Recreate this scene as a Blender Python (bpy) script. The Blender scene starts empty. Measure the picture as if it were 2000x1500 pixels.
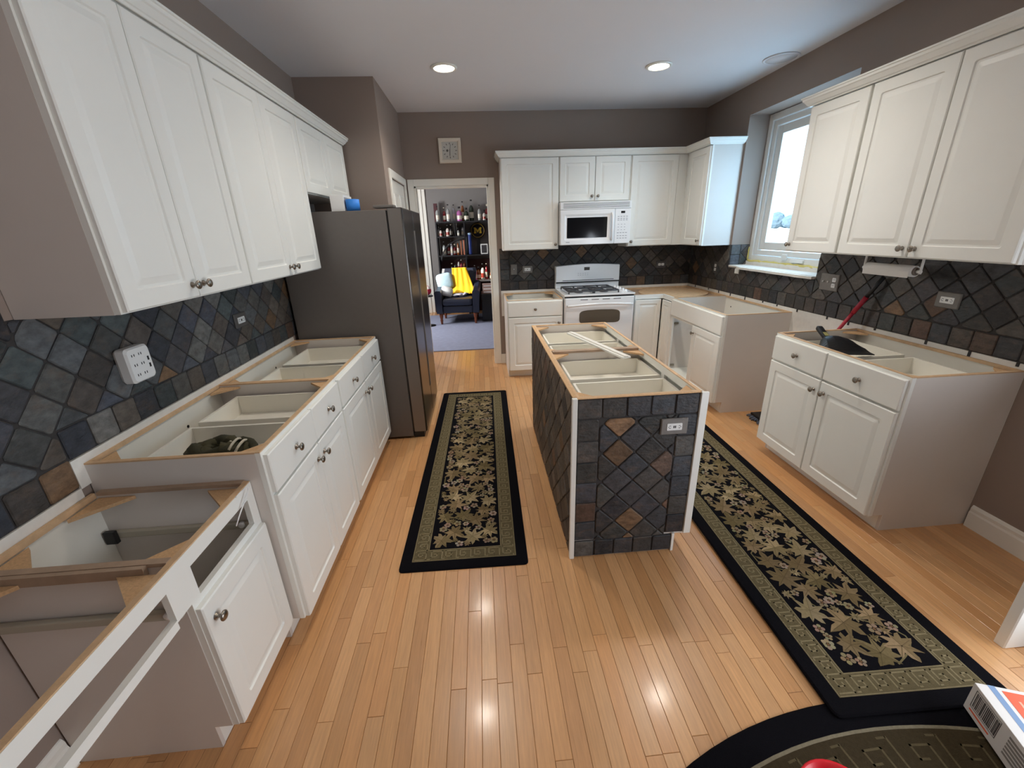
import bpy, bmesh, math, random
from mathutils import Vector, Matrix

# ------------------------------------------------------------------ camera, world, exposure
S = bpy.context.scene
COL = S.collection
CX, CZ, YAW, PITCH, ROLL, F = -0.1495, 1.5716, -0.0647, -0.3533, -0.0338, 808.83
FW = Vector((-math.sin(YAW)*math.cos(PITCH), math.cos(YAW)*math.cos(PITCH), math.sin(PITCH)))
RT = Vector((math.cos(YAW), math.sin(YAW), 0)); UP = RT.cross(FW)
R2 = math.cos(ROLL)*RT + math.sin(ROLL)*UP; U2 = -math.sin(ROLL)*RT + math.cos(ROLL)*UP
CAM = Vector((CX, 0, CZ))
cd = bpy.data.cameras.new('camera'); cam = bpy.data.objects.new('camera', cd); COL.objects.link(cam)
cd.sensor_fit = 'HORIZONTAL'; cd.sensor_width = 36; cd.lens = F/2000*36; cd.clip_start = 0.02; cd.clip_end = 500
cam.matrix_world = Matrix(((R2.x, U2.x, -FW.x, CAM.x), (R2.y, U2.y, -FW.y, CAM.y), (R2.z, U2.z, -FW.z, CAM.z), (0, 0, 0, 1)))
S.camera = cam
def P(u, v, ax, val):
    d = FW + R2*((u-1000)/F) + U2*((750-v)/F); i = 'XYZ'.index(ax)
    return CAM + d*((val-CAM[i])/d[i])

W = bpy.data.worlds.new('world'); S.world = W; W.use_nodes = True
bg = W.node_tree.nodes['Background']; bg.inputs[0].default_value = (0.42, 0.70, 1.0, 1); bg.inputs[1].default_value = 9.0
S.view_settings.view_transform = 'Standard'; S.view_settings.look = 'None'
S.view_settings.exposure = 0.0; S.view_settings.gamma = 1.0; S.view_settings.use_curve_mapping = False
S.cycles.use_denoising = True
S.cycles.use_adaptive_sampling = True; S.cycles.adaptive_threshold = 0.03; S.cycles.max_bounces = 7; S.cycles.diffuse_bounces = 4; S.cycles.glossy_bounces = 4; S.cycles.transmission_bounces = 6
S.cycles.sample_clamp_indirect = 6.0; S.cycles.caustics_reflective = False; S.cycles.caustics_refractive = False

def area(name, loc, direction, sx, sy, energy, color, portal=False):
    l = bpy.data.lights.new(name, 'AREA'); l.shape = 'RECTANGLE'; l.size = sx; l.size_y = sy
    l.energy = energy; l.color = color
    o = bpy.data.objects.new(name, l); COL.objects.link(o); o.location = loc
    o.rotation_euler = Vector(direction).to_track_quat('-Z', 'Y').to_euler()
    if portal: l.cycles.is_portal = True
    return o
# daylight of the kitchen window (portal), of unseen patio doors inferred on the right wall and of the far room's window
area('window_portal', (2.68, 3.645, 1.84), (-1, 0, 0), 1.2, 1.4, 1, (1, 1, 1), True)
area('patio_daylight', (2.36, .20, 1.20), (-1, 0.10, 0.40), 1.6, 2.1, 82, (0.84, 0.91, 1.0))  # stands before a solid wall, tilted up to brighten the ceiling
area('rear_fill_light', (0.3, -3.35, 1.5), (0, 1, 0.12), 2.2, 1.3, 4, (0.86, 0.92, 1.0))  # weak unseen fill added at the solid rear wall, no window built
area('far_room_daylight', (-2.48, 7.0, 1.65), (1, 0.0, -0.1), .9, .85, 75, (1.0, 0.95, 0.88))
sl = bpy.data.lights.new('sun', 'SUN'); sl.energy = 9; sl.angle = 0.01; sl.color = (1, 0.93, 0.80)
so = bpy.data.objects.new('sun', sl); COL.objects.link(so)
so.rotation_euler = Vector((0.78, 0.42, -0.33)).to_track_quat('-Z', 'Y').to_euler(); so.location = (-8, 2, 6)

rng = random.Random(11)
# ------------------------------------------------------------------ colour and materials
def lin(c):
    return c/12.92 if c <= 0.04045 else ((c+0.055)/1.055)**2.4
def rgb(r, g, b): return (lin(r/255), lin(g/255), lin(b/255), 1.0)
MATS = {}
def mat(name, col=(.8, .8, .8, 1), rough=.5, metal=0.0, noise=0.0, nscale=20.0, bump=0.0, bscale=60.0, tone=False, stretch=(1, 1, 1),
        coat=0.0, emit=None, estr=0.0, alpha=None, trans=0.0, spec=0.5, sheen=0.0, rvar=0.0):
    if name in MATS: return MATS[name]
    m = bpy.data.materials.new(name); m.use_nodes = True; nt = m.node_tree; b = nt.nodes['Principled BSDF']
    b.inputs['Base Color'].default_value = col; b.inputs['Roughness'].default_value = rough; b.inputs['Metallic'].default_value = metal
    b.inputs['Coat Weight'].default_value = coat; b.inputs['Coat Roughness'].default_value = 0.12
    b.inputs['Specular IOR Level'].default_value = spec
    if sheen: b.inputs['Sheen Weight'].default_value = sheen
    if trans: b.inputs['Transmission Weight'].default_value = trans
    if emit: b.inputs['Emission Color'].default_value = emit; b.inputs['Emission Strength'].default_value = estr
    N = nt.nodes.new; L = nt.links.new
    src = None
    if tone:
        at = N('ShaderNodeAttribute'); at.attribute_name = 'tone'; src = at.outputs['Color']
    if noise or bump or rvar:
        tc = N('ShaderNodeNewGeometry'); mp = N('ShaderNodeMapping'); mp.inputs['Scale'].default_value = stretch
        if tone:
            va = N('ShaderNodeVectorMath'); va.operation = 'MULTIPLY_ADD'; va.inputs[1].default_value = (37, 53, 71)
            L(src, va.inputs[0]); L(tc.outputs['Position'], va.inputs[2]); L(va.outputs[0], mp.inputs['Vector'])
        else: L(tc.outputs['Position'], mp.inputs['Vector'])
    if noise or rvar:
        nz = N('ShaderNodeTexNoise'); nz.inputs['Scale'].default_value = nscale; nz.inputs['Detail'].default_value = 5; nz.inputs['Roughness'].default_value = .6
        L(mp.outputs[0], nz.inputs['Vector'])
        if noise:
            mr = N('ShaderNodeMapRange'); mr.inputs[1].default_value = .25; mr.inputs[2].default_value = .75
            mr.inputs[3].default_value = 1-noise; mr.inputs[4].default_value = 1+noise; L(nz.outputs['Fac'], mr.inputs[0])
            mx = N('ShaderNodeVectorMath'); mx.operation = 'SCALE'; mx.inputs[0].default_value = col[:3]
            if src: L(src, mx.inputs[0])
            L(mr.outputs[0], mx.inputs['Scale']); src = mx.outputs[0]
        if rvar:
            mr2 = N('ShaderNodeMapRange'); mr2.inputs[3].default_value = rough-rvar; mr2.inputs[4].default_value = rough+rvar
            L(nz.outputs['Fac'], mr2.inputs[0]); L(mr2.outputs[0], b.inputs['Roughness'])
    if bump:
        nb = N('ShaderNodeTexNoise'); nb.inputs['Scale'].default_value = bscale; nb.inputs['Detail'].default_value = 4
        L(mp.outputs[0], nb.inputs['Vector']); bn = N('ShaderNodeBump'); bn.inputs['Strength'].default_value = bump; bn.inputs['Distance'].default_value = .004
        L(nb.outputs['Fac'], bn.inputs['Height']); L(bn.outputs[0], b.inputs['Normal'])
    if src: L(src, b.inputs['Base Color'])
    MATS[name] = m; return m

M_WALL = mat('taupe_paint', rgb(150, 134, 124), .75, noise=.02, nscale=3, bump=.05, bscale=250)
M_WALLF = mat('grey_paint', rgb(132, 128, 126), .8, noise=.02, nscale=3)
M_CEIL = mat('ceiling_paint', rgb(226, 224, 226), .9, noise=.01, nscale=3, bump=.05, bscale=300)
M_WHITE = mat('white_thermofoil', rgb(236, 236, 230), .38, noise=.012, nscale=6)
M_INNER = mat('cabinet_melamine', rgb(236, 232, 220), .45, noise=.015, nscale=8)
M_GREYEND = mat('primed_panel', rgb(214, 207, 200), .5, noise=.02, nscale=5)
M_TRIM = mat('trim_paint', rgb(238, 235, 226), .4)
M_RAW = mat('raw_wood', rgb(206, 172, 134), .7, noise=.16, nscale=9, stretch=(3, 3, 3), bump=.15, bscale=80)
M_PART = mat('particle_board', rgb(204, 166, 124), .85, noise=.18, nscale=160, bump=.2, bscale=200)
M_DARKWOOD = mat('aged_rail_wood', rgb(168, 144, 122), .75, noise=.2, nscale=12, bump=.15, bscale=90)
M_PLANK = mat('oak_plank', rough=.30, tone=True, noise=.13, nscale=5, stretch=(26, 1.6, 1), bump=.02, bscale=30, coat=.15, rvar=.06)
M_SUB = mat('subfloor', rgb(140, 96, 58), .8)
M_SLATE = mat('slate', rough=.55, tone=True, noise=.5, nscale=26, stretch=(1, 1.0, 1.7), bump=.9, bscale=55, rvar=.14, spec=.4)
_nt = M_SLATE.node_tree; _b = _nt.nodes['Principled BSDF']; _src = _b.inputs['Base Color'].links[0].from_socket
_mp = [n for n in _nt.nodes if n.type == 'MAPPING'][0]
_n2 = _nt.nodes.new('ShaderNodeTexNoise'); _n2.inputs['Scale'].default_value = 11; _n2.inputs['Detail'].default_value = 6; _n2.inputs['Roughness'].default_value = .7; _nt.links.new(_mp.outputs[0], _n2.inputs['Vector'])
_rp = _nt.nodes.new('ShaderNodeMapRange'); _rp.inputs[1].default_value = .52; _rp.inputs[2].default_value = .78; _rp.inputs[3].default_value = 0; _rp.inputs[4].default_value = .55; _nt.links.new(_n2.outputs['Fac'], _rp.inputs[0])
_mc = _nt.nodes.new('ShaderNodeMix'); _mc.data_type = 'RGBA'; _mc.inputs[7].default_value = rgb(112, 92, 76)
_nt.links.new(_rp.outputs[0], _mc.inputs[0]); _nt.links.new(_src, _mc.inputs[6]); _nt.links.new(_mc.outputs[2], _b.inputs['Base Color'])
M_GROUT = mat('dark_grout', rgb(58, 55, 54), .9, noise=.15, nscale=60)
M_PLASTER = mat('white_strip_paint', rgb(226, 222, 214), .8, noise=.06, nscale=25, bump=.2, bscale=60)
M_NICKEL = mat('brushed_nickel', rgb(150, 142, 132), .28, metal=1)
M_STEEL = mat('dark_stainless', rgb(96, 92, 90), .24, metal=1, noise=.03, nscale=3, stretch=(1, 1, .05))
M_FRSIDE = mat('fridge_side_grey', rgb(112, 107, 103), .5, metal=.25, noise=.03, nscale=30)
M_FREDGE = mat('fridge_door_edge', rgb(132, 127, 123), .36, metal=.6, noise=.03, nscale=3, stretch=(1, 1, .05))
M_BLACK = mat('black_plastic', rgb(22, 22, 24), .4)
M_BLKGL = mat('black_glass', rgb(16, 18, 22), .08)
M_OVENGL = mat('oven_glass', rgb(92, 84, 72), .12)
M_ENAMEL = mat('white_enamel', rgb(240, 241, 242), .18, coat=.3)
M_GRATE = mat('cast_iron', rgb(62, 62, 66), .55)
M_GREYBTN = mat('grey_print', rgb(150, 150, 155), .6)
M_DARKBTN = mat('dark_vent', rgb(90, 88, 86), .7)
M_PLATE = mat('stone_plate', rgb(120, 115, 110), .55, noise=.12, nscale=40)
M_PLATED = mat('slate_plate', rgb(84, 80, 78), .6, noise=.12, nscale=40)
M_PLASTIC = mat('white_plastic', rgb(236, 236, 234), .35)
M_RED = mat('red_handle', rgb(165, 22, 48), .35)
M_REDB = mat('red_plastic', rgb(222, 24, 40), .3)
M_LAMP = mat('lamp_lens', (1, 1, 1, 1), .5, emit=(1, .90, .76, 1), estr=14)
M_PAPER = mat('paper_towel', rgb(232, 230, 226), .95, bump=.3, bscale=120)
M_FOAM = mat('spray_foam', rgb(214, 200, 120), .95, bump=.6, bscale=70)
M_VINYL = mat('window_vinyl', rgb(232, 232, 228), .35)
M_SNOW = mat('snow', rgb(240, 240, 240), .9, noise=.04, nscale=.5)
M_TREE = mat('bare_trees', rgb(84, 92, 96), .95, noise=.2, nscale=1.5)
M_PILE = mat('black_pile', rgb(13, 12, 17), .98, bump=.8, bscale=400, spec=.1)
M_PATT = mat('rug_pattern', rough=.98, tone=True, noise=.16, nscale=90, bump=.7, bscale=300, spec=.1)
M_LEATHER = mat('navy_leather', rgb(32, 38, 56), .42, bump=.1, bscale=200)
M_LEGWOOD = mat('turned_wood', rgb(120, 62, 34), .4, noise=.2, nscale=20)
M_SHELF = mat('black_shelf', rgb(26, 25, 30), .5)
M_CARPET = mat('blue_grey_carpet', rgb(152, 156, 178), .98, noise=.16, nscale=14, stretch=(1, 4, 1), bump=.5, bscale=150, spec=.1)
M_GLASS = bpy.data.materials.new('window_glass'); M_GLASS.use_nodes = True
_nt = M_GLASS.node_tree; _nt.nodes.clear(); _o = _nt.nodes.new('ShaderNodeOutputMaterial'); _mx = _nt.nodes.new('ShaderNodeMixShader'); _t = _nt.nodes.new('ShaderNodeBsdfTransparent')
_g = _nt.nodes.new('ShaderNodeBsdfGlossy'); _g.inputs['Roughness'].default_value = .02;
_t.inputs[0].default_value = (.96, .98, .97, 1); _mx.inputs[0].default_value = .05; _nt.links.new(_t.outputs[0], _mx.inputs[1]); _nt.links.new(_g.outputs[0], _mx.inputs[2]); _nt.links.new(_mx.outputs[0], _o.inputs[0])
M_TONE = mat('painted_tone', rough=.4, tone=True)
M_TONEM = mat('cloth_tone', rough=.9, tone=True, noise=.1, nscale=50, bump=.3, bscale=120)

# ------------------------------------------------------------------ mesh builder
class MB:
    def __init__(s): s.v = []; s.f = []; s.c = []; s.sm = []
    def add(s, vs, fs, col=None, smooth=False):
        o = len(s.v); s.v += [tuple(x) for x in vs]
        for f in fs: s.f.append([i+o for i in f]); s.c.append(col); s.sm.append(smooth)
        return s
    def box(s, x0, x1, y0, y1, z0, z1, col=None, b=0.0, M=None):
        if x1 < x0: x0, x1 = x1, x0
        if y1 < y0: y0, y1 = y1, y0
        if z1 < z0: z0, z1 = z1, z0
        if b <= 0:
            vs = [Vector((x, y, z)) for z in (z0, z1) for y in (y0, y1) for x in (x0, x1)]
            fs = [(0, 2, 3, 1), (4, 5, 7, 6), (0, 1, 5, 4), (2, 6, 7, 3), (0, 4, 6, 2), (1, 3, 7, 5)]
        else:
            bm = bmesh.new(); bmesh.ops.create_cube(bm, size=1)
            for v in bm.verts: v.co = Vector(((x0+x1)/2+v.co.x*(x1-x0), (y0+y1)/2+v.co.y*(y1-y0), (z0+z1)/2+v.co.z*(z1-z0)))
            b = min(b, .45*min(x1-x0, y1-y0, z1-z0))
            bmesh.ops.bevel(bm, geom=bm.edges[:], offset=b, segments=2, profile=.6, affect='EDGES')
            bm.verts.index_update(); vs = [v.co.copy() for v in bm.verts]; fs = [[v.index for v in f.verts] for f in bm.faces]; bm.free()
        if M: vs = [M @ v for v in vs]
        return s.add(vs, fs, col)
    def prism(s, pts, a, b, axis='z', col=None):
        """2-D polygon (counter-clockwise) extruded from a to b along an axis; for x the points are (y,z), y: (x,z), z: (x,y)."""
        def mk(p, t): return {'x': (t, p[0], p[1]), 'y': (p[0], t, p[1]), 'z': (p[0], p[1], t)}[axis]
        n = len(pts); vs = [mk(p, a) for p in pts]+[mk(p, b) for p in pts]
        fs = [list(range(n))[::-1], list(range(n, 2*n))]+[(i, (i+1) % n, n+(i+1) % n, n+i) for i in range(n)]
        if axis == 'y': fs = [list(f)[::-1] for f in fs]
        return s.add(vs, fs, col)
    def lathe(s, prof, seg=16, M=None, col=None, smooth=True, cols=None, cap=True):
        vs = []; n = len(prof)
        for r, z in prof:
            for k in range(seg):
                a = 2*math.pi*k/seg; p = Vector((r*math.cos(a), r*math.sin(a), z)); vs.append(M @ p if M else p)
        o = len(s.v); s.v += [tuple(p) for p in vs]
        for i in range(n-1):
            for k in range(seg):
                s.f.append([o+i*seg+k, o+i*seg+(k+1) % seg, o+(i+1)*seg+(k+1) % seg, o+(i+1)*seg+k]); s.c.append(cols[i] if cols else col); s.sm.append(smooth)
        for i, rev in ((0, True), (n-1, False)):
            if cap and prof[i][0] > 1e-6:
                f = [o+i*seg+k for k in range(seg)]; s.f.append(f[::-1] if rev else f); s.c.append(cols[min(i, n-2)] if cols else col); s.sm.append(False)
        return s
    def tube(s, pts, r, seg=8, col=None, smooth=True):
        pts = [Vector(p) for p in pts]; rs = r if isinstance(r, (list, tuple)) else [r]*len(pts)
        n0 = None; vs = []
        for i, p in enumerate(pts):
            t = (pts[min(i+1, len(pts)-1)]-pts[max(i-1, 0)]).normalized()
            if n0 is None: n0 = t.orthogonal().normalized()
            n0 = (n0-t*n0.dot(t)).normalized(); bb = t.cross(n0)
            for k in range(seg):
                a = 2*math.pi*k/seg; vs.append(p+(n0*math.cos(a)+bb*math.sin(a))*rs[i])
        fs = [(i*seg+k, i*seg+(k+1) % seg, (i+1)*seg+(k+1) % seg, (i+1)*seg+k) for i in range(len(pts)-1) for k in range(seg)]
        s.add(vs, fs, col, smooth)
        m = len(pts)-1
        return s.add([], [], col).addf([list(range(len(s.v)-len(vs), len(s.v)-len(vs)+seg))[::-1], list(range(len(s.v)-seg, len(s.v)))], col)
    def addf(s, fs, col):
        for f in fs: s.f.append(f); s.c.append(col); s.sm.append(False)
        return s
    def rings(s, rings, col=None, cap0=True, cap1=True, smooth=False):
        n = len(rings[0]); vs = [p for r in rings for p in r]; fs = []
        for i in range(len(rings)-1):
            for k in range(n): fs.append((i*n+k, i*n+(k+1) % n, (i+1)*n+(k+1) % n, (i+1)*n+k))
        if cap0: fs.append(list(range(n))[::-1])
        if cap1: fs.append(list(range((len(rings)-1)*n, len(rings)*n)))
        return s.add(vs, fs, col, smooth)
    def xf(s, M, i0=0):
        s.v[i0:] = [tuple(M @ Vector(p)) for p in s.v[i0:]]; return s
    def mesh(s, name, m):
        me = bpy.data.meshes.new(name); me.from_pydata(s.v, [], s.f); me.materials.append(m)
        if any(s.sm): me.polygons.foreach_set('use_smooth', s.sm)
        if any(c is not None for c in s.c):
            at = me.color_attributes.new('tone', 'FLOAT_COLOR', 'CORNER'); buf = []
            for f, c in zip(s.f, s.c): buf += list(c or (.5, .5, .5, 1))*len(f)
            at.data.foreach_set('color', buf)
        me.update(); return me
    def build(s, name, m, parent=None):
        return link(name, s.mesh(name, m), parent)

ROOTM = {}
def link(name, me, parent=None):
    o = bpy.data.objects.new(name, me); COL.objects.link(o)
    if parent: o.parent = parent
    return o
def world_child(o, parent):
    """parts whose mesh was written in world coordinates"""
    o.parent = parent; root = parent
    M = ROOTM.get(parent.name)
    if M is None and parent.parent: M = ROOTM.get(parent.parent.name)
    if M is not None: o.matrix_parent_inverse = M.inverted()
    return o
def tag(o, label, cat, group=None):
    o['label'] = label; o['category'] = cat
    if group: o['group'] = group
    return o
def root(name, label, cat, loc=(0, 0, 0), rz=0.0, group=None):
    o = bpy.data.objects.new(name, None); COL.objects.link(o); o.empty_display_size = .1
    o.location = loc; o.rotation_euler = (0, 0, rz)
    ROOTM[o.name] = Matrix.Translation(loc) @ Matrix.Rotation(rz, 4, 'Z')
    return tag(o, label, cat, group)
def struct(name, mb, m):
    o = mb.build(name, m); o['kind'] = 'structure'; return o
def copy_tree(o, parent=None):
    c = o.copy(); COL.objects.link(c); c.parent = parent
    for ch in list(o.children): copy_tree(ch, c)
    return c
H90 = math.pi/2
def rrect(x0, x1, z0, z1, r, n=3):
    r = max(r, 1e-4); out = []
    for cx, cz, a0 in ((x1-r, z0+r, -H90), (x1-r, z1-r, 0), (x0+r, z1-r, H90), (x0+r, z0+r, math.pi)):
        for k in range(n+1):
            a = a0+H90*k/n; out.append((cx+r*math.cos(a), cz+r*math.sin(a)))
    return out

XL, XR, YB, ZC = -1.543, 2.397, 5.05, 2.757
BLKX, BLKY = -0.914, 3.99

# ================================================================== the setting
# floor: slab, planks
flo = MB().box(-1.75, 2.75, -3.5, 9.2, -.16, -.006)
floor = struct('floor', flo, M_SUB)
PAL = [(205, 154, 104), (202, 150, 100), (208, 158, 108), (198, 146, 96), (207, 157, 107), (204, 151, 101), (200, 149, 101), (211, 162, 113)]
def plank_mb(mb, x0, x1, y0, y1, c):
    g = .0004; zt = 0.0
    x0 += g; x1 -= g; y0 += g; y1 -= g; e = .0012
    vs = [(x0, y0, -.006), (x1, y0, -.006), (x1, y1, -.006), (x0, y1, -.006), (x0, y0, -e), (x1, y0, -e), (x1, y1, -e), (x0, y1, -e),
          (x0+e, y0+e, zt), (x1-e, y0+e, zt), (x1-e, y1-e, zt), (x0+e, y1-e, zt)]
    fs = [(0, 1, 5, 4), (1, 2, 6, 5), (2, 3, 7, 6), (3, 0, 4, 7), (4, 5, 9, 8), (5, 6, 10, 9), (6, 7, 11, 10), (7, 4, 8, 11), (8, 9, 10, 11)]
    mb.add(vs, fs, c)
planks = []
r2 = random.Random(5); x = -1.543; pw = .0571
while x < 2.397:
    x1 = min(x+pw, 2.397); y = -3.3-r2.random()*.8
    yend = 8.95 if -1.3 < x < .75 else 5.05
    while y < yend:
        ln = r2.choice((.35, .5, .65, .8, 1.0, 1.2))*r2.uniform(.85, 1.2); y1 = min(y+ln, yend)
        if y1 > -3.3:
            c = r2.choice(PAL); k = r2.uniform(.96, 1.03); planks.append((x, x1, max(y, -3.3), y1, rgb(c[0]*k, c[1]*k, c[2]*k)))
        y = y1
    x = x1
def seen(p):
    X, Y = (p[0]+p[1])/2, (p[2]+p[3])/2; d = Vector((X, Y, 0))-CAM; z = d.dot(FW)
    if z < .3: return 0
    u = 1000+F*d.dot(R2)/z; v = 750-F*d.dot(U2)/z
    if not (-60 < u < 2060 and 560 < v < 1600): return 0
    if X < -.93 and Y > .95 or X > 1.88 and Y > 1.6 and not 2.6 < Y < 3.2 or Y > 4.45 and X > 0 or .2 < X < .83 and 1.64 < Y < 3.2: return 0
    if -.62 < X < .03 and 1.65 < Y < 4.06 or .96 < X < 1.62 and .85 < Y < 3.2: return 0
    return (p[3]-p[2])*1.57/(d.length**3)
planks.sort(key=lambda p: -seen(p))
for p in planks[:298]:
    mb = MB(); plank_mb(mb, *p); mb.build('plank', M_PLANK, floor)
mb = MB()
for p in planks[298:]: plank_mb(mb, *p)
o = mb.build('remaining_planks', M_PLANK, floor); o['kind'] = 'stuff'

# walls
wl = struct('wall_left', MB().box(XL-.15, XL, -3.5, BLKY+.05, 0, ZC), M_WALL)
wp = MB().box(XL-.15, BLKX-.11, BLKY, BLKY+.1, 0, ZC)                      # pantry block, face towards the kitchen
wp.box(BLKX-.11, BLKX, BLKY, 4.215, 0, ZC); wp.box(BLKX-.11, BLKX, 4.215, 4.955, 2.065, ZC); wp.box(BLKX-.11, BLKX, 4.955, YB+.13, 0, ZC)
wall_pantry = struct('wall_pantry', wp, M_WALL)
DX0, DX1, DZ = -0.822, -0.012, 2.062
wb = MB().box(BLKX, DX0, YB, YB+.13, 0, ZC).box(DX0, DX1, YB, YB+.13, DZ, ZC).box(DX1, XR+.3, YB, YB+.13, 0, ZC)
wall_back = struct('wall_back', wb, M_WALL)
WY0, WY1, WZ0, WZ1, WXF = 3.055, 4.235, 1.165, 2.50, 2.60
wr = MB().box(XR, XR+.28, -3.5, WY0, 0, ZC).box(XR, XR+.28, WY1, YB+.13, 0, ZC).box(XR, XR+.28, WY0, WY1, 0, WZ0).box(XR, XR+.28, WY0, WY1, WZ1, ZC)
wall_right = struct('wall_right', wr, M_WALL)
struct('wall_rear', MB().box(XL-.15, XR+.28, -3.6, -3.42, 0, ZC), M_WALL)
struct('ceiling', MB().box(-3.2, 2.75, -3.6, 9.2, ZC, ZC+.15), M_CEIL)
# far room shell; its left wall has a window opening
struct('wall_far', MB().box(-3.2, 1.6, 8.95, 9.1, 0, ZC), M_WALLF)
wf = MB().box(-1.35, -1.22, YB+.13, 5.35, 0, ZC)
fl = MB().box(-2.65, -2.5, YB+.13, 6.55, 0, ZC).box(-2.65, -2.5, 7.45, 9.1, 0, ZC).box(-2.65, -2.5, 6.55, 7.45, 0, 1.22).box(-2.65, -2.5, 6.55, 7.45, 2.08, ZC)
struct('wall_far_left', fl, M_WALLF)
struct('wall_far_right', MB().box(1.45, 1.6, YB+.131, 8.95, 0, ZC), M_WALLF)
fb = MB().box(-2.65, XL-.15, 4.95, YB+.13, 0, ZC).box(XL-.15, BLKX-.11, YB+.02, YB+.13, 0, ZC)
struct('wall_far_near', fb, M_WALLF)
struct('floor_far', MB().box(-2.65, -1.3, YB+.13, 9.1, -.12, -.001).box(.756, 1.6, YB+.13, 9.1, -.12, -.001), M_LEGWOOD)
# casings, baseboards
tr = MB()
for a, b in ((DX0-.065, DX0), (DX1, DX1+.068)):
    tr.box(a, b, YB-.018, YB-.001, 0, DZ+.068, b=.004)
tr.box(DX0, DX1, YB-.018, YB-.001, DZ, DZ+.068, b=.004)
tr.box(DX0, DX0+.018, YB, YB+.13, 0, DZ).box(DX1-.018, DX1, YB, YB+.13, 0, DZ).box(DX0, DX1, YB, YB+.13, DZ-.018, DZ)
struct('trim_1', tr, M_TRIM)
tr = MB().box(BLKX, BLKX+.018, 4.15, 4.215, 0, 2.13, b=.004).box(BLKX, BLKX+.018, 4.955, 5.02, 0, 2.13, b=.004).box(BLKX, BLKX+.018, 4.215, 4.955, 2.065, 2.13, b=.004)
struct('trim_2', tr, M_TRIM)
def raised(mb, x0, x1, z0, z1, t, margin=.058, r=.004, deep=.006, flat=False, y0=0.0):
    """front of a slab door: front face at y0, back at y0+t"""
    rg = [(0, t, .001), (0, .004, .002), (.004, 0, .004)]
    if not flat: rg += [(margin, 0, r+.006), (margin+.004, deep, r+.006), (margin+.012, deep, r+.005), (margin+.034, .0012, r+.004)]
    rings = []
    for ins, y, rr in rg:
        rings.append([(p[0], y0+y, p[1]) for p in rrect(x0+ins, x1-ins, z0+ins, z1-ins, rr)])
    mb.rings(rings)
d1 = MB()
raised(d1, 0, .735, .01, 2.06, .035, flat=True)
pd = root('door_1', 'x', 'x', (BLKX-.003, 4.2175, 0), H90)
del pd['label'], pd['category']; pd['kind'] = 'structure'
d1.build('door_leaf', M_TRIM, pd)
for (a, b, c, d) in ((.1, .34, .2, .85), (.4, .64, .2, .85), (.1, .34, .97, 1.62), (.4, .64, .97, 1.62), (.1, .34, 1.72, 1.95), (.4, .64, 1.72, 1.95)):
    q = MB(); rg = [(0, 0, .002), (.012, -.008, .003), (.03, -.002, .003)]
    q.rings([[(p[0], y-.0005, p[1]) for p in rrect(a+i, b-i, c+i, d-i, rr)] for i, y, rr in rg]); q.build('door_panel', M_TRIM, pd)
hk = MB().lathe([(.026, 0), (.028, .004), (.012, .01), (.011, .03), (.026, .04), (.03, .055), (.02, .066), (0, .068)], 14, Matrix.Translation((.67, 0, .95)) @ Matrix.Rotation(H90, 4, 'X'))
hk.build('door_handle', M_NICKEL, pd)
bp = [(0, 0), (.014, 0), (.014, .085), (.010, .095), (.010, .112), (.004, .125), (0, .128)]
def base_prof(mb, X, sgn, y0, y1):
    pts = [(X+sgn*a, z) for a, z in bp]
    if sgn > 0: pts = pts[::-1]
    mb.prism(pts, y0, y1, 'y')
m = MB(); base_prof(m, XR, -1, -3.4, 1.655); struct('baseboard_right', m, M_TRIM)
m = MB(); base_prof(m, XL, 1, -3.4, .94); struct('baseboard_left', m, M_TRIM)
struct('baseboard_back', MB().box(DX1+.069, .11, YB-.014, YB-.001, 0, .12), M_TRIM)

# ------------------------------------------------------------------ window
w1 = root('window_1', 'x', 'x'); del w1['label'], w1['category']; w1['kind'] = 'structure'
q = MB()
def frame(q, X0, X1, y0, y1, z0, z1, w, b=.004):
    q.box(X0, X1, y0, y0+w, z0, z1, b=b).box(X0, X1, y1-w, y1, z0, z1, b=b).box(X0, X1, y0+w, y1-w, z0, z0+w, b=b).box(X0, X1, y0+w, y1-w, z1-w, z1, b=b)
frame(q, WXF-.012, WXF+.06, WY0+.004, WY1-.004, 1.215, WZ1-.004, .055); q.build('window_frame', M_VINYL, w1)
q = MB(); frame(q, WXF+.005, WXF+.05, WY0+.063, WY1-.063, 1.274, WZ1-.063, .045); q.build('frame_step', M_VINYL, w1)
q = MB(); frame(q, WXF+.02, WXF+.06, WY0+.112, WY1-.112, 1.323, WZ1-.112, .07); q.build('sash', M_VINYL, w1)
q = MB(); q.box(WXF+.036, WXF+.041, WY0+.184, WY1-.184, 1.395, WZ1-.184); q.build('pane', M_GLASS, w1)
q = MB(); q.box(WXF-.03, WXF-.013, 3.66, 3.72, 1.25, 1.30, b=.004).box(WXF-.03, WXF-.013, 3.45, 3.6, 1.235, 1.262, b=.006); q.build('sash_lock', M_VINYL, w1)
q = MB()
rr = random.Random(3); pts = [(WXF-.02, WY0+.02+i*(WY1-WY0-.04)/26, 1.215+rr.uniform(-.006, .006)) for i in range(27)]
q.tube(pts, [rr.uniform(.007, .013) for _ in pts], 7); q.tube([(WXF-.02, WY1-.012, 1.215+i*.012) for i in range(12)], [rr.uniform(.003, .009) for _ in range(12)], 7)
q.build('spray_foam', M_FOAM, w1)
q = MB().box(XR-.004, WXF+.02, WY0+.002, WY1-.002, WZ0-.004, WZ0+.012, b=.003)
edge = [(XR-.034+rr.uniform(-.006, .004), WY0+.01+i*(WY1-.2-WY0)/12) for i in range(13)]
q.prism([(XR-.003, WY0+.01)]+[(XR-.003, edge[-1][1])]+edge[::-1], WZ0-.012, WZ0+.008, 'z')
q.box(WXF-.03, WXF-.012, WY0+.004, WY1-.004, WZ0+.012, 1.214)
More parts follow.
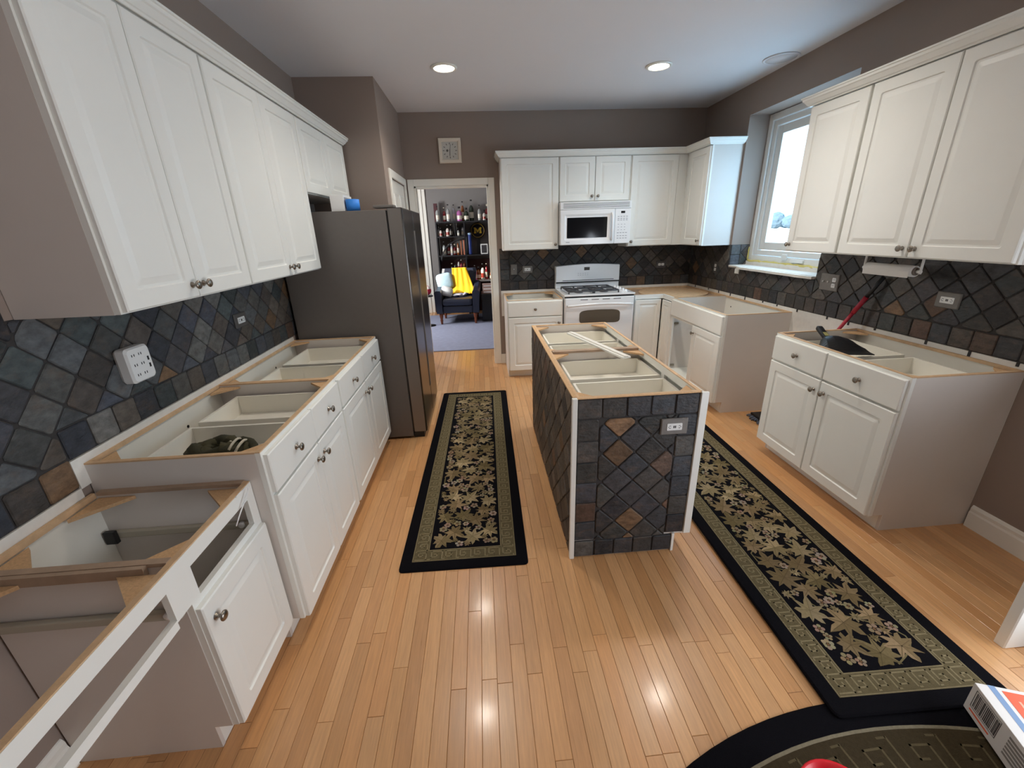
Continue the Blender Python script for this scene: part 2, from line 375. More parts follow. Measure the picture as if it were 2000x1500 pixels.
q.build('window_sill', M_PLASTER, w1)
q = MB().box(XR-.012, XR+.004, 4.03, 4.10, WZ0-.06, WZ0-.012, b=.004); q.build('torn_drywall', M_PLASTER, w1)

# ------------------------------------------------------------------ tiles
SL = [(74, 70, 68), (66, 66, 69), (82, 77, 72), (62, 61, 63), (88, 83, 78), (78, 70, 64), (70, 72, 69), (94, 89, 83), (70, 66, 68), (62, 57, 56), (84, 78, 70), (76, 79, 80)]
SLB = [(84, 88, 96), (74, 78, 88), (96, 99, 101), (114, 112, 108), (70, 71, 77), (92, 85, 80), (102, 103, 101), (78, 86, 87), (100, 92, 84), (84, 84, 88)]
ORA = [(122, 92, 72), (112, 86, 72), (108, 88, 76), (128, 100, 74)]
def tile_color(rn, pal, po=.06):
    c = rn.choice(ORA) if rn.random() < po else rn.choice(pal); k = rn.uniform(.68, 1.06)
    return rgb(min(255, c[0]*k), min(255, c[1]*k), min(255, c[2]*k))
def clip(poly, u0, u1, v0, v1):
    def cut(pts, ax, val, sg):
        out = []
        for i, p in enumerate(pts):
            q = pts[(i+1) % len(pts)]; a = (p[ax]-val)*sg; b = (q[ax]-val)*sg
            if a >= 0: out.append(p)
            if (a >= 0) != (b >= 0):
                t = a/(a-b); out.append((p[0]+t*(q[0]-p[0]), p[1]+t*(q[1]-p[1])))
        return out
    for ax, val, sg in ((0, u0, 1), (0, u1, -1), (1, v0, 1), (1, v1, -1)):
        poly = cut(poly, ax, val, sg)
        if len(poly) < 3: return []
    return poly
def parea(p): return .5*sum(p[i][0]*p[(i+1) % len(p)][1]-p[(i+1) % len(p)][0]*p[i][1] for i in range(len(p)))
def inset(p, d):
    n = len(p); out = []
    for i in range(n):
        a, b, c = Vector(p[i-1]), Vector(p[i]), Vector(p[(i+1) % n])
        e1 = (b-a).normalized(); e2 = (c-b).normalized(); n1 = Vector((-e1.y, e1.x)); n2 = Vector((-e2.y, e2.x))
        k = 1+n1.dot(n2)
        out.append(tuple(b+(n1+n2)*(d/max(k, .35))))
    return out
def dedupe(p):
    return [q for i, q in enumerate(p) if (Vector(q)-Vector(p[i-1])).length > .004]
def one_tile(poly, fr, parent, rn, pal, po, gap=.0027, th=.008, col=None, worldp=False):
    poly = dedupe(poly)
    if len(poly) < 3 or parea(poly) < .0007: return
    poly = [(p[0]+rn.uniform(-.0015, .0015), p[1]+rn.uniform(-.0015, .0015)) for p in poly]
    p = inset(poly, gap)
    if parea(p) < .0004: return
    rp = []                                                   # soft, uneven corners
    n = len(p)
    for i in range(n):
        a, b, c = Vector(p[i-1]), Vector(p[i]), Vector(p[(i+1) % n])
        k = min(.006*rn.uniform(.6, 1.3), .3*(b-a).length, .3*(c-b).length)
        rp.append(tuple(b+(a-b).normalized()*k)); rp.append(tuple(b+(c-b).normalized()*k))
    O, U, V, N = fr; tt = th*rn.uniform(.85, 1.2); tu, tv = rn.uniform(-.01, .01), rn.uniform(-.01, .01)
    cu = sum(q[0] for q in rp)/len(rp); cv = sum(q[1] for q in rp)/len(rp)
    def W3(q, h): return O+U*q[0]+V*q[1]+N*h
    ins = inset(rp, .0035)
    mb = MB().rings([[W3(q, 0) for q in rp], [W3(q, tt*.6) for q in rp], [W3(q, tt+tu*(q[0]-cu)+tv*(q[1]-cv)) for q in ins]], col or tile_color(rn, pal, po), cap0=False)
    o = mb.build('tile', M_SLATE)
    if worldp: world_child(o, parent)
    else: o.parent = parent
def tiled(parent, fr, field, rows, seed, pal, po=.06, p=.108, off=(0, 0), worldp=False, grout=None):
    rn = random.Random(seed); O, U, V, N = fr
    s = p/math.sqrt(2)
    u0 = min(r[0] for r in field); u1 = max(r[1] for r in field); v0 = min(r[2] for r in field); v1 = max(r[3] for r in field)
    ins = lambda q: any(r[0]-1e-4 <= q[0] <= r[1]+1e-4 and r[2]-1e-4 <= q[1] <= r[3]+1e-4 for r in field)
    for i in range(int((u0-off[0])/s)-2, int((u1-off[0])/s)+3):
        for j in range(int((v0-off[1])/s)-2, int((v1-off[1])/s)+3):
            if (i+j) % 2: continue
            cu, cv = off[0]+i*s, off[1]+j*s
            poly = [(cu+s, cv), (cu, cv+s), (cu-s, cv), (cu, cv-s)]
            if all(ins(q) for q in poly) and ins((cu, cv)): one_tile(poly, fr, parent, rn, pal, po, worldp=worldp)
            else:
                for r in field: one_tile(clip(poly, *r), fr, parent, rn, pal, po, worldp=worldp)
    for (a, b, c, d, ax) in rows:
        ln = (b-a) if ax == 'u' else (d-c); n = max(1, round(ln/p)); st = ln/n
        for k in range(n):
            poly = [(a+k*st, c), (a+(k+1)*st, c), (a+(k+1)*st, d), (a+k*st, d)] if ax == 'u' else [(a, c+k*st), (b, c+k*st), (b, c+(k+1)*st), (a, c+(k+1)*st)]
            one_tile(poly, fr, parent, rn, pal, po*1.5, worldp=worldp)
    g = MB()
    for r in field+[x[:4] for x in rows]:
        c8 = [O+U*a+V*b+N*h for h in (-.0005, .0025) for a, b in ((r[0], r[2]), (r[1], r[2]), (r[1], r[3]), (r[0], r[3]))]
        g.add(c8, [(3, 2, 1, 0), (4, 5, 6, 7), (0, 1, 5, 4), (1, 2, 6, 5), (2, 3, 7, 6), (3, 0, 4, 7)])
    o = g.build('grout', M_GROUT)
    if worldp: world_child(o, parent)
    else: o.parent = parent
V3 = Vector; ZB, ZR, ZT = .905, 1.012, 1.372
# left wall: u runs along -Y so that the surface is right-handed
frL = (V3((XL, 0, 0)), V3((0, -1, 0)), V3((0, 0, 1)), V3((1, 0, 0)))
frL = (V3((XL, 0, 0)), V3((0, 1, 0)), V3((0, 0, 1)), V3((1, 0, 0)))
tiled(wl, frL, [(1.305, 3.2, ZR, ZT), (.25, 1.305, .912, 1.40)], [(1.305, 3.2, ZB, ZR, 'u'), (.25, 1.305, .805, .912, 'u')], 21, SLB, .05, off=(1.9, 1.08))
frB = (V3((0, YB, 0)), V3((1, 0, 0)), V3((0, 0, 1)), V3((0, -1, 0)))
tiled(wall_back, frB, [(.19, XR, ZR, ZT+.06)], [(.19, XR, ZB, ZR, 'u'), (.083, .19, ZB, 1.385, 'v')], 22, SL, .03, off=(.287, 1.016))
frR = (V3((XR, 0, 0)), V3((0, 1, 0)), V3((0, 0, 1)), V3((-1, 0, 0)))
tiled(wall_right, frR, [(1.60, WY0, ZR, ZT), (WY0, WY1, ZR, WZ0-.012), (WY1, YB, ZR, ZT)], [(1.60, YB, ZB, ZR, 'u')], 23, SL, .04, off=(2.38, 1.03))
frJ = (V3((0, WY1, 0)), V3((1, 0, 0)), V3((0, 0, 1)), V3((0, -1, 0)))
tiled(wall_right, frJ, [(XR+.10, WXF-.012, WZ0+.012, 1.372)], [(XR, XR+.10, WZ0+.012, 1.372, 'v')], 24, SLB, .0, off=(2.5, 1.22))
# white strips under the tiles where the counter was removed
def strip(name, parent, mb): mb.build(name, M_PLASTER, parent)
strip('bare_wall_strip', wl, MB().box(XL, XL+.010, 1.30, 3.06, .80, ZB-.002).box(XL, XL+.008, .2, 1.30, .69, .803))
strip('bare_wall_strip', wall_back, MB().box(.083, XR, YB-.008, YB, .6, ZB-.002))
strip('bare_wall_strip', wall_right, MB().box(XR-.008, XR, 1.668, YB, .0, ZB-.002))
rr = random.Random(9); q = MB()
for i in range(14):
    yy = 1.7+i*.24+rr.uniform(-.05, .05); q.box(XR-.012, XR-.006, yy, yy+.012, ZB-rr.uniform(.012, .03), ZB)
q.build('grout_drip', M_GROUT, wall_right)

# ================================================================== cabinets
KN = MB().lathe([(.011, 0), (.0115, .002), (.006, .005), (.0055, .014), (.009, .018), (.0155, .021), (.0165, .0245), (.013, .028), (.006, .030), (0, .0305)], 14, Matrix.Rotation(H90, 4, 'X')).mesh('knob', M_NICKEL)
def knob(parent, x, z, y=0.0):
    k = link('knob', KN, parent); k.location = (x, y, z); return k
def door(rt, x0, x1, z0, z1, kx=None, kz=None, name='door'):
    mb = MB(); raised(mb, x0, x1, z0, z1, .0185); d = mb.build(name, M_WHITE, rt)
    if kx is not None: knob(d, kx, kz)
    return d
def drawer(rt, x0, x1, z0, z1, depth=.50, boxed=True, bx=.022, hb=.105):
    mb = MB(); raised(mb, x0, x1, z0, z1, .0185, flat=True); d = mb.build('drawer', M_WHITE, rt)
    knob(d, (x0+x1)/2, (z0+z1)/2)
    if boxed:
        a, b, y0, y1, zb, zt, t = x0+bx, x1-bx, .040, .040+depth, z0+.008, z0+.008+hb, .012
        q = MB().box(a, b, y0, y0+t, zb, zt).box(a, b, y1-t, y1, zb, zt).box(a, a+t, y0+t, y1-t, zb, zt).box(b-t, b, y0+t, y1-t, zb, zt).box(a+t, b-t, y0+t, y1-t, zb+.008, zb+.014)
        q.build('drawer_box', M_INNER, d)
    return d
def base_cabinet(name, label, group, org, rz, W, D, cols, H=.876, kick=.10, rec=.075, partition=(), endmat=None, zdr=(.702, .858), zdo=(.095, .690), boxes=True, doors=True,
                 blocks=True, cat='cabinet', back=True, kickb=True, sides=True, holes=True, knob_in=.035, depth=.47):
    rt = root(name, label, cat, (org[0], org[1], 0), rz, group)
    t = .016; y0 = .019
    if sides:
        for xa, xb in ((0, t), (W-t, W)):
            pr = [(y0+.019, kick), (y0+rec, kick), (y0+rec, 0), (D, 0), (D, H-.006), (y0+.019, H-.006)]
            MB().prism(pr, xa, xb, 'x').build('side_panel', endmat or M_GREYEND, rt)
            MB().box(xa, xb, y0+.019, D, H-.0058, H).build('raw_edge', M_RAW, rt)
    for xp in partition:
        MB().box(xp-t, xp+t, y0+.019, D-.006, kick, H-.012).build('partition', M_GREYEND, rt)
        MB().box(xp-t-.004, xp+t+.004, y0+.019, D-.018, H-.0118, H+.001).build('raw_edge', M_DARKWOOD, rt)
    MB().box(t, W-t, y0+.019, D-.007, kick, kick+.014).build('bottom_panel', M_INNER, rt)
    if back:
        MB().box(t, W-t, D-.0065, D-.001, kick+.001, H-.0165).build('back_panel', M_INNER, rt)
        MB().box(t, W-t, D-.013, D-.001, H-.016, H).build('back_rail', M_RAW, rt)
        if holes:
            for hx in [W*(i+.5)/(2*max(1, len(cols))) for i in range(2*len(cols))][::2]:
                MB().lathe([(.007, 0), (.007, .0015)], 10, Matrix.Translation((hx, D-.007, H-.10)) @ Matrix.Rotation(H90, 4, 'X')).build('screw_hole', M_BLACK, rt)
    if kickb: MB().box(t, W-t, y0+rec, y0+rec+.012, .001, kick-.001).build('toe_kick', M_WHITE, rt)
    # face frame
    ff = MB(); xs = sorted({0, W} | {c[0] for c in cols[1:]})
    ff.box(0, .036, y0, y0+.0185, kick-.002, H-.004).box(W-.036, W, y0, y0+.0185, kick-.002, H-.004)
    ff.box(.036, W-.036, y0, y0+.0185, H-.042, H-.004).box(.036, W-.036, y0, y0+.0185, kick-.002, kick+.03)
    if zdr: ff.box(.036, W-.036, y0, y0+.0185, zdo[1]-.012, zdr[0]+.024)
    for c in cols[1:]: ff.box(c[0]-.018, c[0]+.018, y0, y0+.0185, kick+.03, H-.042)
    ff.build('face_frame', M_WHITE, rt)
    MB().box(0.001, W-.001, y0+.001, y0+.018, H-.0038, H).build('raw_edge', M_RAW, rt)
    if blocks:
        L = .095; zt = H-.014
        ed = [0]+list(partition)+[W]
        for a, b in zip(ed[:-1], ed[1:]):
            a2 = a+t+.001; b2 = b-t-.001; f2 = y0+.0195; k2 = D-.0195
            for tri in ([(a2, f2), (a2+L, f2), (a2, f2+L)], [(b2, f2), (b2, f2+L), (b2-L, f2)], [(a2, k2), (a2, k2-L), (a2+L, k2)], [(b2, k2), (b2-L, k2), (b2, k2-L)]):
                if parea(tri) < 0: tri = tri[::-1]
                MB().prism(tri, zt-.010, zt, 'z').build('corner_block', M_PART, rt)
    for i, c in enumerate(cols):
        x0, x1, side = c[:3]; g0 = .012 if i == 0 else .003; g1 = .012 if i == len(cols)-1 else .003
        if zdr: drawer(rt, x0+g0, x1-g1, zdr[0], zdr[1], boxed=boxes, depth=depth)
        if doors: door(rt, x0+g0, x1-g1, zdo[0], zdo[1], (x0+g0+knob_in if side == 'l' else x1-g1-knob_in), zdo[1]-.065)
    return rt
G_LB, G_UP = 'open-topped base cabinets stripped of their counters', 'white raised-panel wall cabinets'
LX, RX, BY = -0.934, 1.805, 4.421
base_cabinet('base_cabinet', 'white open-topped base cabinet with an olive hat in its drawer, beside the desk cabinet', G_LB, (LX, 1.338), H90, .790, .604,
             [(0, .415, 'r'), (.415, .790, 'l')])
base_cabinet('base_cabinet', 'white open-topped base cabinet with two drawers, standing against the dark refrigerator', G_LB, (LX, 2.1285), H90, .939, .604, [(0, .470, 'r'), (.470, .939, 'l')])
base_cabinet('base_cabinet', 'white open-topped base cabinet with a black dustpan in its drawer, under the paper towel roll', G_LB, (RX, 2.597), -H90, .931, .586,
             [(0, .4545, 'r'), (.4545, .931, 'l')])
base_cabinet('base_cabinet', 'narrow white base cabinet with one drawer and one door, between doorway and range', G_LB, (.111, BY), 0, .606, .622, [(0, .606, 'r')])

# sink base: false front, one door kept, the other gone
sb = base_cabinet('sink_base_cabinet', 'white sink base cabinet with one door missing, under the kitchen window', G_LB, (RX, 4.191), -H90, .974, .586, [(0, .487, 'r'), (.487, .974, 'l')], zdr=None, zdo=(.095, .690), doors=False, blocks=False)
q = MB(); raised(q, .012, .962, .702, .858, .0185, flat=True); q.build('false_front', M_WHITE, sb)
MB().box(.036, .938, .0192, .037, .675, .725).build('rail', M_WHITE, sb)
door(sb, .490, .962, .095, .690, .49+.035, .625)
q = MB().box(.018, .03, .04, .09, .14, .16).box(.018, .03, .04, .09, .60, .62); q.build('hinge', M_NICKEL, sb)

# corner (lazy susan) base between range and sink cabinet
cb = root('corner_base_cabinet', 'white corner base cabinet with bifold doors and round wooden turntable, beside the range', 'cabinet', (1.512, BY, 0))
CW, CD = XR-1.512-.009, YB-BY-.009      # runs to both walls
nx, ny = RX-1.512, 4.192-BY              # the inner corner: door face X and near end Y (negative)
zt = .876
# body walls
MB().box(0, .016, .04, CD, .10, zt-.006).build('side_panel', M_GREYEND, cb)
MB().box(nx+.04, CW, ny, ny+.016, .10, zt-.006).build('side_panel', M_GREYEND, cb)
MB().box(.016, CW, CD-.007, CD, .10, zt-.03).build('back_panel', M_INNER, cb)
MB().box(CW-.007, CW, ny+.016, CD-.007, .10, zt-.03).build('back_panel', M_INNER, cb)
MB().box(.016, CW, CD-.02, CD, zt-.03, zt).build('back_rail', M_RAW, cb)
MB().box(CW-.02, CW, ny+.016, CD-.02, zt-.03, zt).build('back_rail', M_RAW, cb)
MB().box(0, nx+.038, .019, .038, zt-.045, zt).box(nx+.019, nx+.038, ny, .019, zt-.045, zt).box(0, .014, .019, .038, .1, zt-.045).box(nx+.019, nx+.038, ny, ny+.012, .1, zt-.045).build('face_frame', M_WHITE, cb)
MB().box(.016, nx+.1, .094, .106, 0.001, .099).box(nx+.094, nx+.106, ny, .094, 0.001, .099).build('toe_kick', M_WHITE, cb)
MB().box(.016, CW-.008, .039, CD-.008, .10, .114).box(nx+.039, CW-.008, ny+.017, .039, .10, .114).build('bottom_panel', M_INNER, cb)
MB().box(.017, CW-.021, .039, CD-.021, zt-.034, zt-.022).box(nx+.039, CW-.021, ny+.017, .039, zt-.034, zt-.022).build('top_board', M_DARKWOOD, cb)
ccx, ccy, rad = .50, .205, .37; pts = []
for k in range(65):
    a = -math.pi*.5+2*math.pi*k/64
    px, py = ccx+rad*math.cos(a), ccy+rad*math.sin(a)
    if px < nx+.042 and py < .042: continue
    px = max(px, .018); pts.append((px, min(py, CD-.022)))
ptsr = [(max(.02, ccx+rad*math.cos(2*math.pi*k/64)), min(CD-.022, ccy+rad*math.sin(2*math.pi*k/64))) for k in range(64)]
def notch(p):
    x, y = p
    if x < nx+.042 and y < .042: y = .042
    return (x, max(y, ny+.02))
MB().prism([notch(p) for p in ptsr], zt-.0215, zt-.008, 'z').build('turntable', M_RAW, cb)
q = MB(); raised(q, .004, nx-.003, .095, .825, .0185, margin=.045); q.build('door', M_WHITE, cb)
q = MB(); raised(q, 0, -ny-.018, .095, .825, .0185, margin=.045); q.xf(Matrix.Translation((nx, -.014, 0)) @ Matrix.Rotation(-H90, 4, 'Z')); q.build('door', M_WHITE, cb)

# desk: lower cabinet with one door, drawer gone, and a knee-space drawer frame
DXF, DH, DD = -1.011+.019, .765, .53
dk = root('desk_cabinet', 'low white desk cabinet with its drawer missing and one door, joined to a knee-space frame', 'cabinet', (DXF, .945, 0), H90, None)
DW = .391; y0 = .019; D = -(XL)+DXF-.009
for xa, xb in ((0, .014), (DW-.016, DW-.001)):
    MB().prism([(y0+.019, .1), (y0+.075, .1), (y0+.075, 0), (D, 0), (D, DH-.006), (y0+.019, DH-.006)], xa, xb, 'x').build('side_panel', M_GREYEND, dk)
    MB().box(xa-.004, xb+.003, y0+.019, D-.02, DH-.0058, DH+.006).build('top_rail', M_DARKWOOD, dk)
MB().box(.0145, DW-.0165, D-.0065, D-.001, .101, DH-.017).build('back_panel', M_INNER, dk)
MB().box(.0145, DW-.0165, y0+.019, D-.007, .10, .114).build('bottom_panel', M_INNER, dk)
MB().box(.0145, DW-.0165, y0+.076, y0+.088, .001, .099).build('toe_kick', M_WHITE, dk)
KX = -.95                                                       # knee frame runs this far towards the rear
MB().box(KX, DW-.0165, D-.014, D-.001, DH-.016, DH+.004).build('back_rail', M_RAW, dk)
ff = MB().box(KX, DW-.001, y0, y0+.0185, DH-.050, DH-.001).box(-.056, .040, y0, y0+.0185, .615, DH-.050).box(DW-.042, DW-.001, y0, y0+.0185, .1, DH-.050)
ff.box(.002, .040, y0, y0+.0185, .1, .615).box(.040, DW-.042, y0, y0+.0185, .585, .615).box(.040, DW-.042, y0, y0+.0185, .098, .13)
ff.box(KX, -.056, y0, y0+.0185, .595, .622)
ff.build('face_frame', M_WHITE, dk)
MB().box(KX, DW-.002, y0+.0008, y0+.019, DH-.0008, DH+.003).build('raw_edge', M_RAW, dk)
door(dk, .004, DW-.008, .100, .592, .040, .525)
for rx in (-.022, DW-.034):
    zz = .60
    MB().box(rx, rx+.018, y0+.02, D-.01, zz-.012, zz+.014, b=.004).build('drawer_slide', mat('painted_slide', rgb(176, 170, 154), .5), dk)
    MB().lathe([(.012, 0), (.012, .012), (.008, .014), (0, .015)], 12, Matrix.Translation((rx+.008, y0+.05, zz+.006)) @ Matrix.Rotation(-H90, 4, 'Y')).build('roller', M_PLASTIC, dk)
MB().box(DW-.05, DW-.034, D-.05, D-.012, .575, .625, b=.003).build('slide_socket', M_BLACK, dk)
MB().box(-.018, -.0045, y0+.07, D-.02, DH-.026, DH+.004).build('top_rail', M_DARKWOOD, dk)
L = .12
for tri in ([(.0145, y0+.02), (.0145+L, y0+.02), (.0145, y0+.02+L)], [(DW-.017, y0+.02), (DW-.017, y0+.02+L), (DW-.017-L, y0+.02)], [(.0145, D-.021), (.0145, D-.021-L), (.0145+L, D-.021)],
            [(DW-.017, D-.021), (DW-.017-L, D-.021), (DW-.017, D-.021-L)], [(-.019, y0+.02), (-.019, y0+.02+L), (-.019-L, y0+.02)], [(-.019, D-.021), (-.019-L, D-.021), (-.019, D-.021-L)]):
    if parea(tri) < 0: tri = tri[::-1]
    MB().prism(tri, DH-.028, DH-.016, 'z').build('corner_block', M_PART, dk)
MB().box(KX, KX+.016, y0+.019, D-.021, .001, DH-.001).build('end_panel', M_GREYEND, dk)
q = MB(); q.tube([(DW-.10+.06*math.sin(a*.35), y0-.004-.010*math.sin(a*.28), DH+.002-.0012*a*a*.6+.012*math.sin(a*.28)) for a in range(0, 12)], .0022, 6); q.build('loose_cable', M_PLASTIC, dk)

# island
IX0, IX1, IY0, IY1, IH = .222, .829, 1.645, 3.186, .876
isl = base_cabinet('kitchen_island', 'kitchen island clad in dark slate tiles, top removed showing four white drawers', None, (IX1, IY0+.012), H90, IY1-IY0-.024, IX1-IX0-.02,
                   [(0, .375, 'r'), (.375, .7585, 'l'), (.7585, 1.14, 'r'), (1.14, 1.517, 'l')], partition=(.7585,), cat='island', depth=.49)
frI = (V3((0, IY0+.011, 0)), V3((1, 0, 0)), V3((0, 0, 1)), V3((0, -1, 0)))
tiled(isl, frI, [(.345, .705, .10, .772)], [(.243, .800, .772, .872, 'u'), (.243, .345, .105, .772, 'v'), (.705, .800, .112, .772, 'v'), (.243, .744, .004, .10, 'u')], 31, [(66, 66, 69), (60, 61, 66), (74, 72, 70), (56, 56, 58), (69, 70, 68), (80, 78, 75), (62, 65, 70)], .12, off=(.44, .44), worldp=True)
frS = (V3((IX0+.011, 0, 0)), V3((0, 1, 0)), V3((0, 0, 1)), V3((-1, 0, 0)))
tiled(isl, frS, [(IY0+.022, IY1, .004, .87)], [], 32, [(98, 90, 82), (88, 82, 76), (80, 74, 70), (106, 96, 86), (74, 70, 68)], .05, off=(1.7, .45), worldp=True)
def wc(mb, name, m, rt): return world_child(mb.build(name, m), rt)
wc(MB().box(IX0-.003, IX0+.020, IY0-.003, IY0+.018, 0, IH, b=.002), 'corner_trim', M_WHITE, isl)
wc(MB().box(.801, IX1+.006, IY0-.004, IY0+.0115, .108, IH-.002, b=.002), 'corner_trim', M_WHITE, isl)
wc(MB().box(.745, .757, IY0-.001, IY0+.0115, 0, .108), 'corner_trim', M_WHITE, isl)
wc(MB().box(IX0+.002, IX0+.0215, IY0+.02, IY1-.012, IH-.0058, IH+.001), 'raw_edge', M_PART, isl)
wc(MB().box(IX0+.02, .80, IY0+.001, IY0+.0118, IH-.0035, IH), 'raw_edge', M_PART, isl)

# wall cabinets
def wall_cabinet(label, org, rz, W, D, z0, z1, cols, zd=None, name='wall_cabinet', filler=None, extra=None):
    rt = root(name, label, 'cabinet', (org[0], org[1], z0), rz, G_UP); h = z1-z0; t = .016
    MB().box(0, W, .038, D, 0, h).build('box', M_GREYEND, rt)
    MB().box(0.0005, W-.0005, .019, .0378, .001, h-.001).build('face_frame', M_WHITE, rt)
    zd = zd or (.006, h-.020)
    for i, (a, b, side) in enumerate(cols):
        g0 = .008 if i == 0 else .003; g1 = .008 if i == len(cols)-1 else .003
        door(rt, a+g0, b-g1, zd[0], zd[1], None if side is None else (a+g0+.030 if side == 'l' else b-g1-.030), zd[0]+.045)
    if extra: extra(rt)
    return rt
UX, URX, UBY, Z0, Z1 = -1.219, 2.073, 4.726, 1.371, 2.290
wall_cabinet('white wall cabinet with an exposed grey side, above the white surge protector', (UX, 1.332), H90, .7485, .322, Z0, Z1, [(0, .358, 'r'), (.358, .7485, 'l')])
wall_cabinet('tall white wall cabinet with two doors, beside the refrigerator', (UX, 2.081), H90, .9155, .322, Z0, Z1, [(0, .461, 'r'), (.461, .9155, 'l')])
wall_cabinet('short white wall cabinet with two doors, above the refrigerator', (UX, 2.997), H90, .953, .322, 1.842, Z1, [(0, .4765, None), (.4765, .953, None)])
wall_cabinet('wide single-door white wall cabinet, beside the doorway below the clock', (.111, UBY), 0, .6085, .322, Z0, Z1, [(0, .6085, 'r')])
wall_cabinet('short white wall cabinet with two doors, directly above the microwave', (.720, UBY), 0, .7615, .322, 1.842, Z1, [(0, .381, 'r'), (.381, .7615, 'l')])
wall_cabinet('single-door white wall cabinet in the corner, above the range end of the bare counter', (1.482, UBY), 0, .640, .322, Z0, Z1, [(0, .515, 'l')])
wall_cabinet('white wall cabinet with a blue-lit side, next to the window recess', (URX, UBY+.018), -H90, .4825, .322, Z0, Z1, [(.075, .4825, 'r')])
wall_cabinet('narrow single-door white wall cabinet, partly covering the window', (URX, 3.018), -H90, .4595, .322, Z0, Z1, [(0, .4595, 'l')])
wall_cabinet('white wall cabinet with two doors, above the paper towel roll', (URX, 2.558), -H90, .926, .322, Z0, Z1, [(0, .458, 'r'), (.458, .926, 'l')])
# crown mouldings: profile (outwards, up) swept along a path, mitred
CP = [(0, 0), (.006, 0), (.010, .008), (.016, .010), (.030, .030), (.036, .034), (.038, .046), (.044, .048), (.044, .056), (0, .056)]
def crown(path, outs, label, z=Z1-.016):
    """path: corners (x,y) ; outs: outward offset direction for each corner"""
    mb = MB(); rg = []
    for (x, y), (ox, oy) in zip(path, outs): rg.append([(x+ox*a, y+oy*a, z+b) for a, b in CP])
    n = len(CP); vs = [p for r in rg for p in r]; fs = []
    for i in range(len(rg)-1):
        for k in range(n): fs.append((i*n+k, (i+1)*n+k, (i+1)*n+(k+1) % n, i*n+(k+1) % n))
    fs.append(list(range(n))); fs.append(list(range((len(rg)-1)*n, len(rg)*n))[::-1])
    mb.add(vs, fs)
    bm = bmesh.new(); me = mb.mesh('crown_moulding', M_WHITE); bm.from_mesh(me); bmesh.ops.recalc_face_normals(bm, faces=bm.faces); bm.to_mesh(me); bm.free()
    tag(link('crown_moulding', me), label, 'moulding', 'crown mouldings on the wall cabinets')
e = .0015
crown([(XL+.002, 1.331-e), (UX+e, 1.331-e), (UX+e, 3.951+e), (XL+.002, 3.951+e)], [(0, -1), (1, -1), (1, 1), (0, 1)], 'white crown moulding along the cabinets over the refrigerator')
crown([(.1105-e, YB-.002), (.1105-e, UBY-e), (URX-e, UBY-e), (URX-e, 4.261-e), (XR-.002, 4.261-e)], [(-1, 0), (-1, -1), (-1, -1), (-1, -1), (0, -1)], 'white crown moulding along the cabinets over the microwave')
crown([(XR-.002, 3.0185+e), (URX-e, 3.0185+e), (URX-e, 1.631-e), (XR-.002, 1.631-e)], [(0, 1), (-1, 1), (-1, -1), (0, -1)], 'white crown moulding along the cabinets over the paper towel roll')

# ================================================================== appliances
# refrigerator: local x along world Y, front towards +X
fr = root('refrigerator', 'dark stainless steel two-door refrigerator with grey side', 'refrigerator', (-.655, 3.098, 0), H90)
FWD, FD = .885, .86
MB().box(0, FWD, .115, FD, .02, 1.735, b=.004).build('body', M_FRSIDE, fr)
MB().box(.01, FWD-.01, .105, .118, .06, 1.73).build('gasket', M_BLACK, fr)
for a, b in ((.002, .441), (.444, FWD-.002)):
    d = MB(); ring = [[(p[0], y, p[1]) for p in rrect(a+i, b-i, .055+i, 1.748-i, .004)] for i, y in ((0, .104), (0, .010), (.003, .003), (.010, 0))]
    d.rings(ring); o = d.build('door', M_STEEL, fr)
    ex = a+.0003 if a < .1 else b-.0003
    MB().box(a-.0006 if a < .1 else b, a if a < .1 else b+.0006, .012, .102, .06, 1.744).build('door_edge', M_FREDGE, o)
    hx = b-.020 if a < .1 else a+.008
    MB().box(hx, hx+.012, -.004, .001, .30, 1.60, b=.003).build('handle_trim', M_FREDGE, o)
MB().box(.02, FWD-.02, .03, .115, 0, .05, b=.004).build('kick_grille', M_BLACK, fr)
for xx in (.02, FWD-.12):
    MB().box(xx, xx+.10, .06, .20, 1.7485, 1.768, b=.006).build('hinge_cover', M_FRSIDE, fr)
bx = root('paper_box', 'white paperboard box lying on top of the refrigerator', 'box', (-1.14, 3.15, 1.7355))
MB().box(0, .09, 0, .20, 0, .105, b=.002).build('carton', M_PLASTIC, bx); MB().box(.0905, .0912, .02, .18, .02, .09).build('printed_label', M_GREYBTN, bx)
tp = MB(); Mx = Matrix.Translation((-1.000, 3.18, 1.7356))
tp.lathe([(.026, 0), (.045, 0), (.045, .075), (.026, .075), (.026, .0)], 20, Mx, cap=False); tag(tp.build('blue_tape_roll', mat('blue_tape', rgb(48, 130, 220), .6)), 'roll of bright blue tape on top of the refrigerator', 'tape')

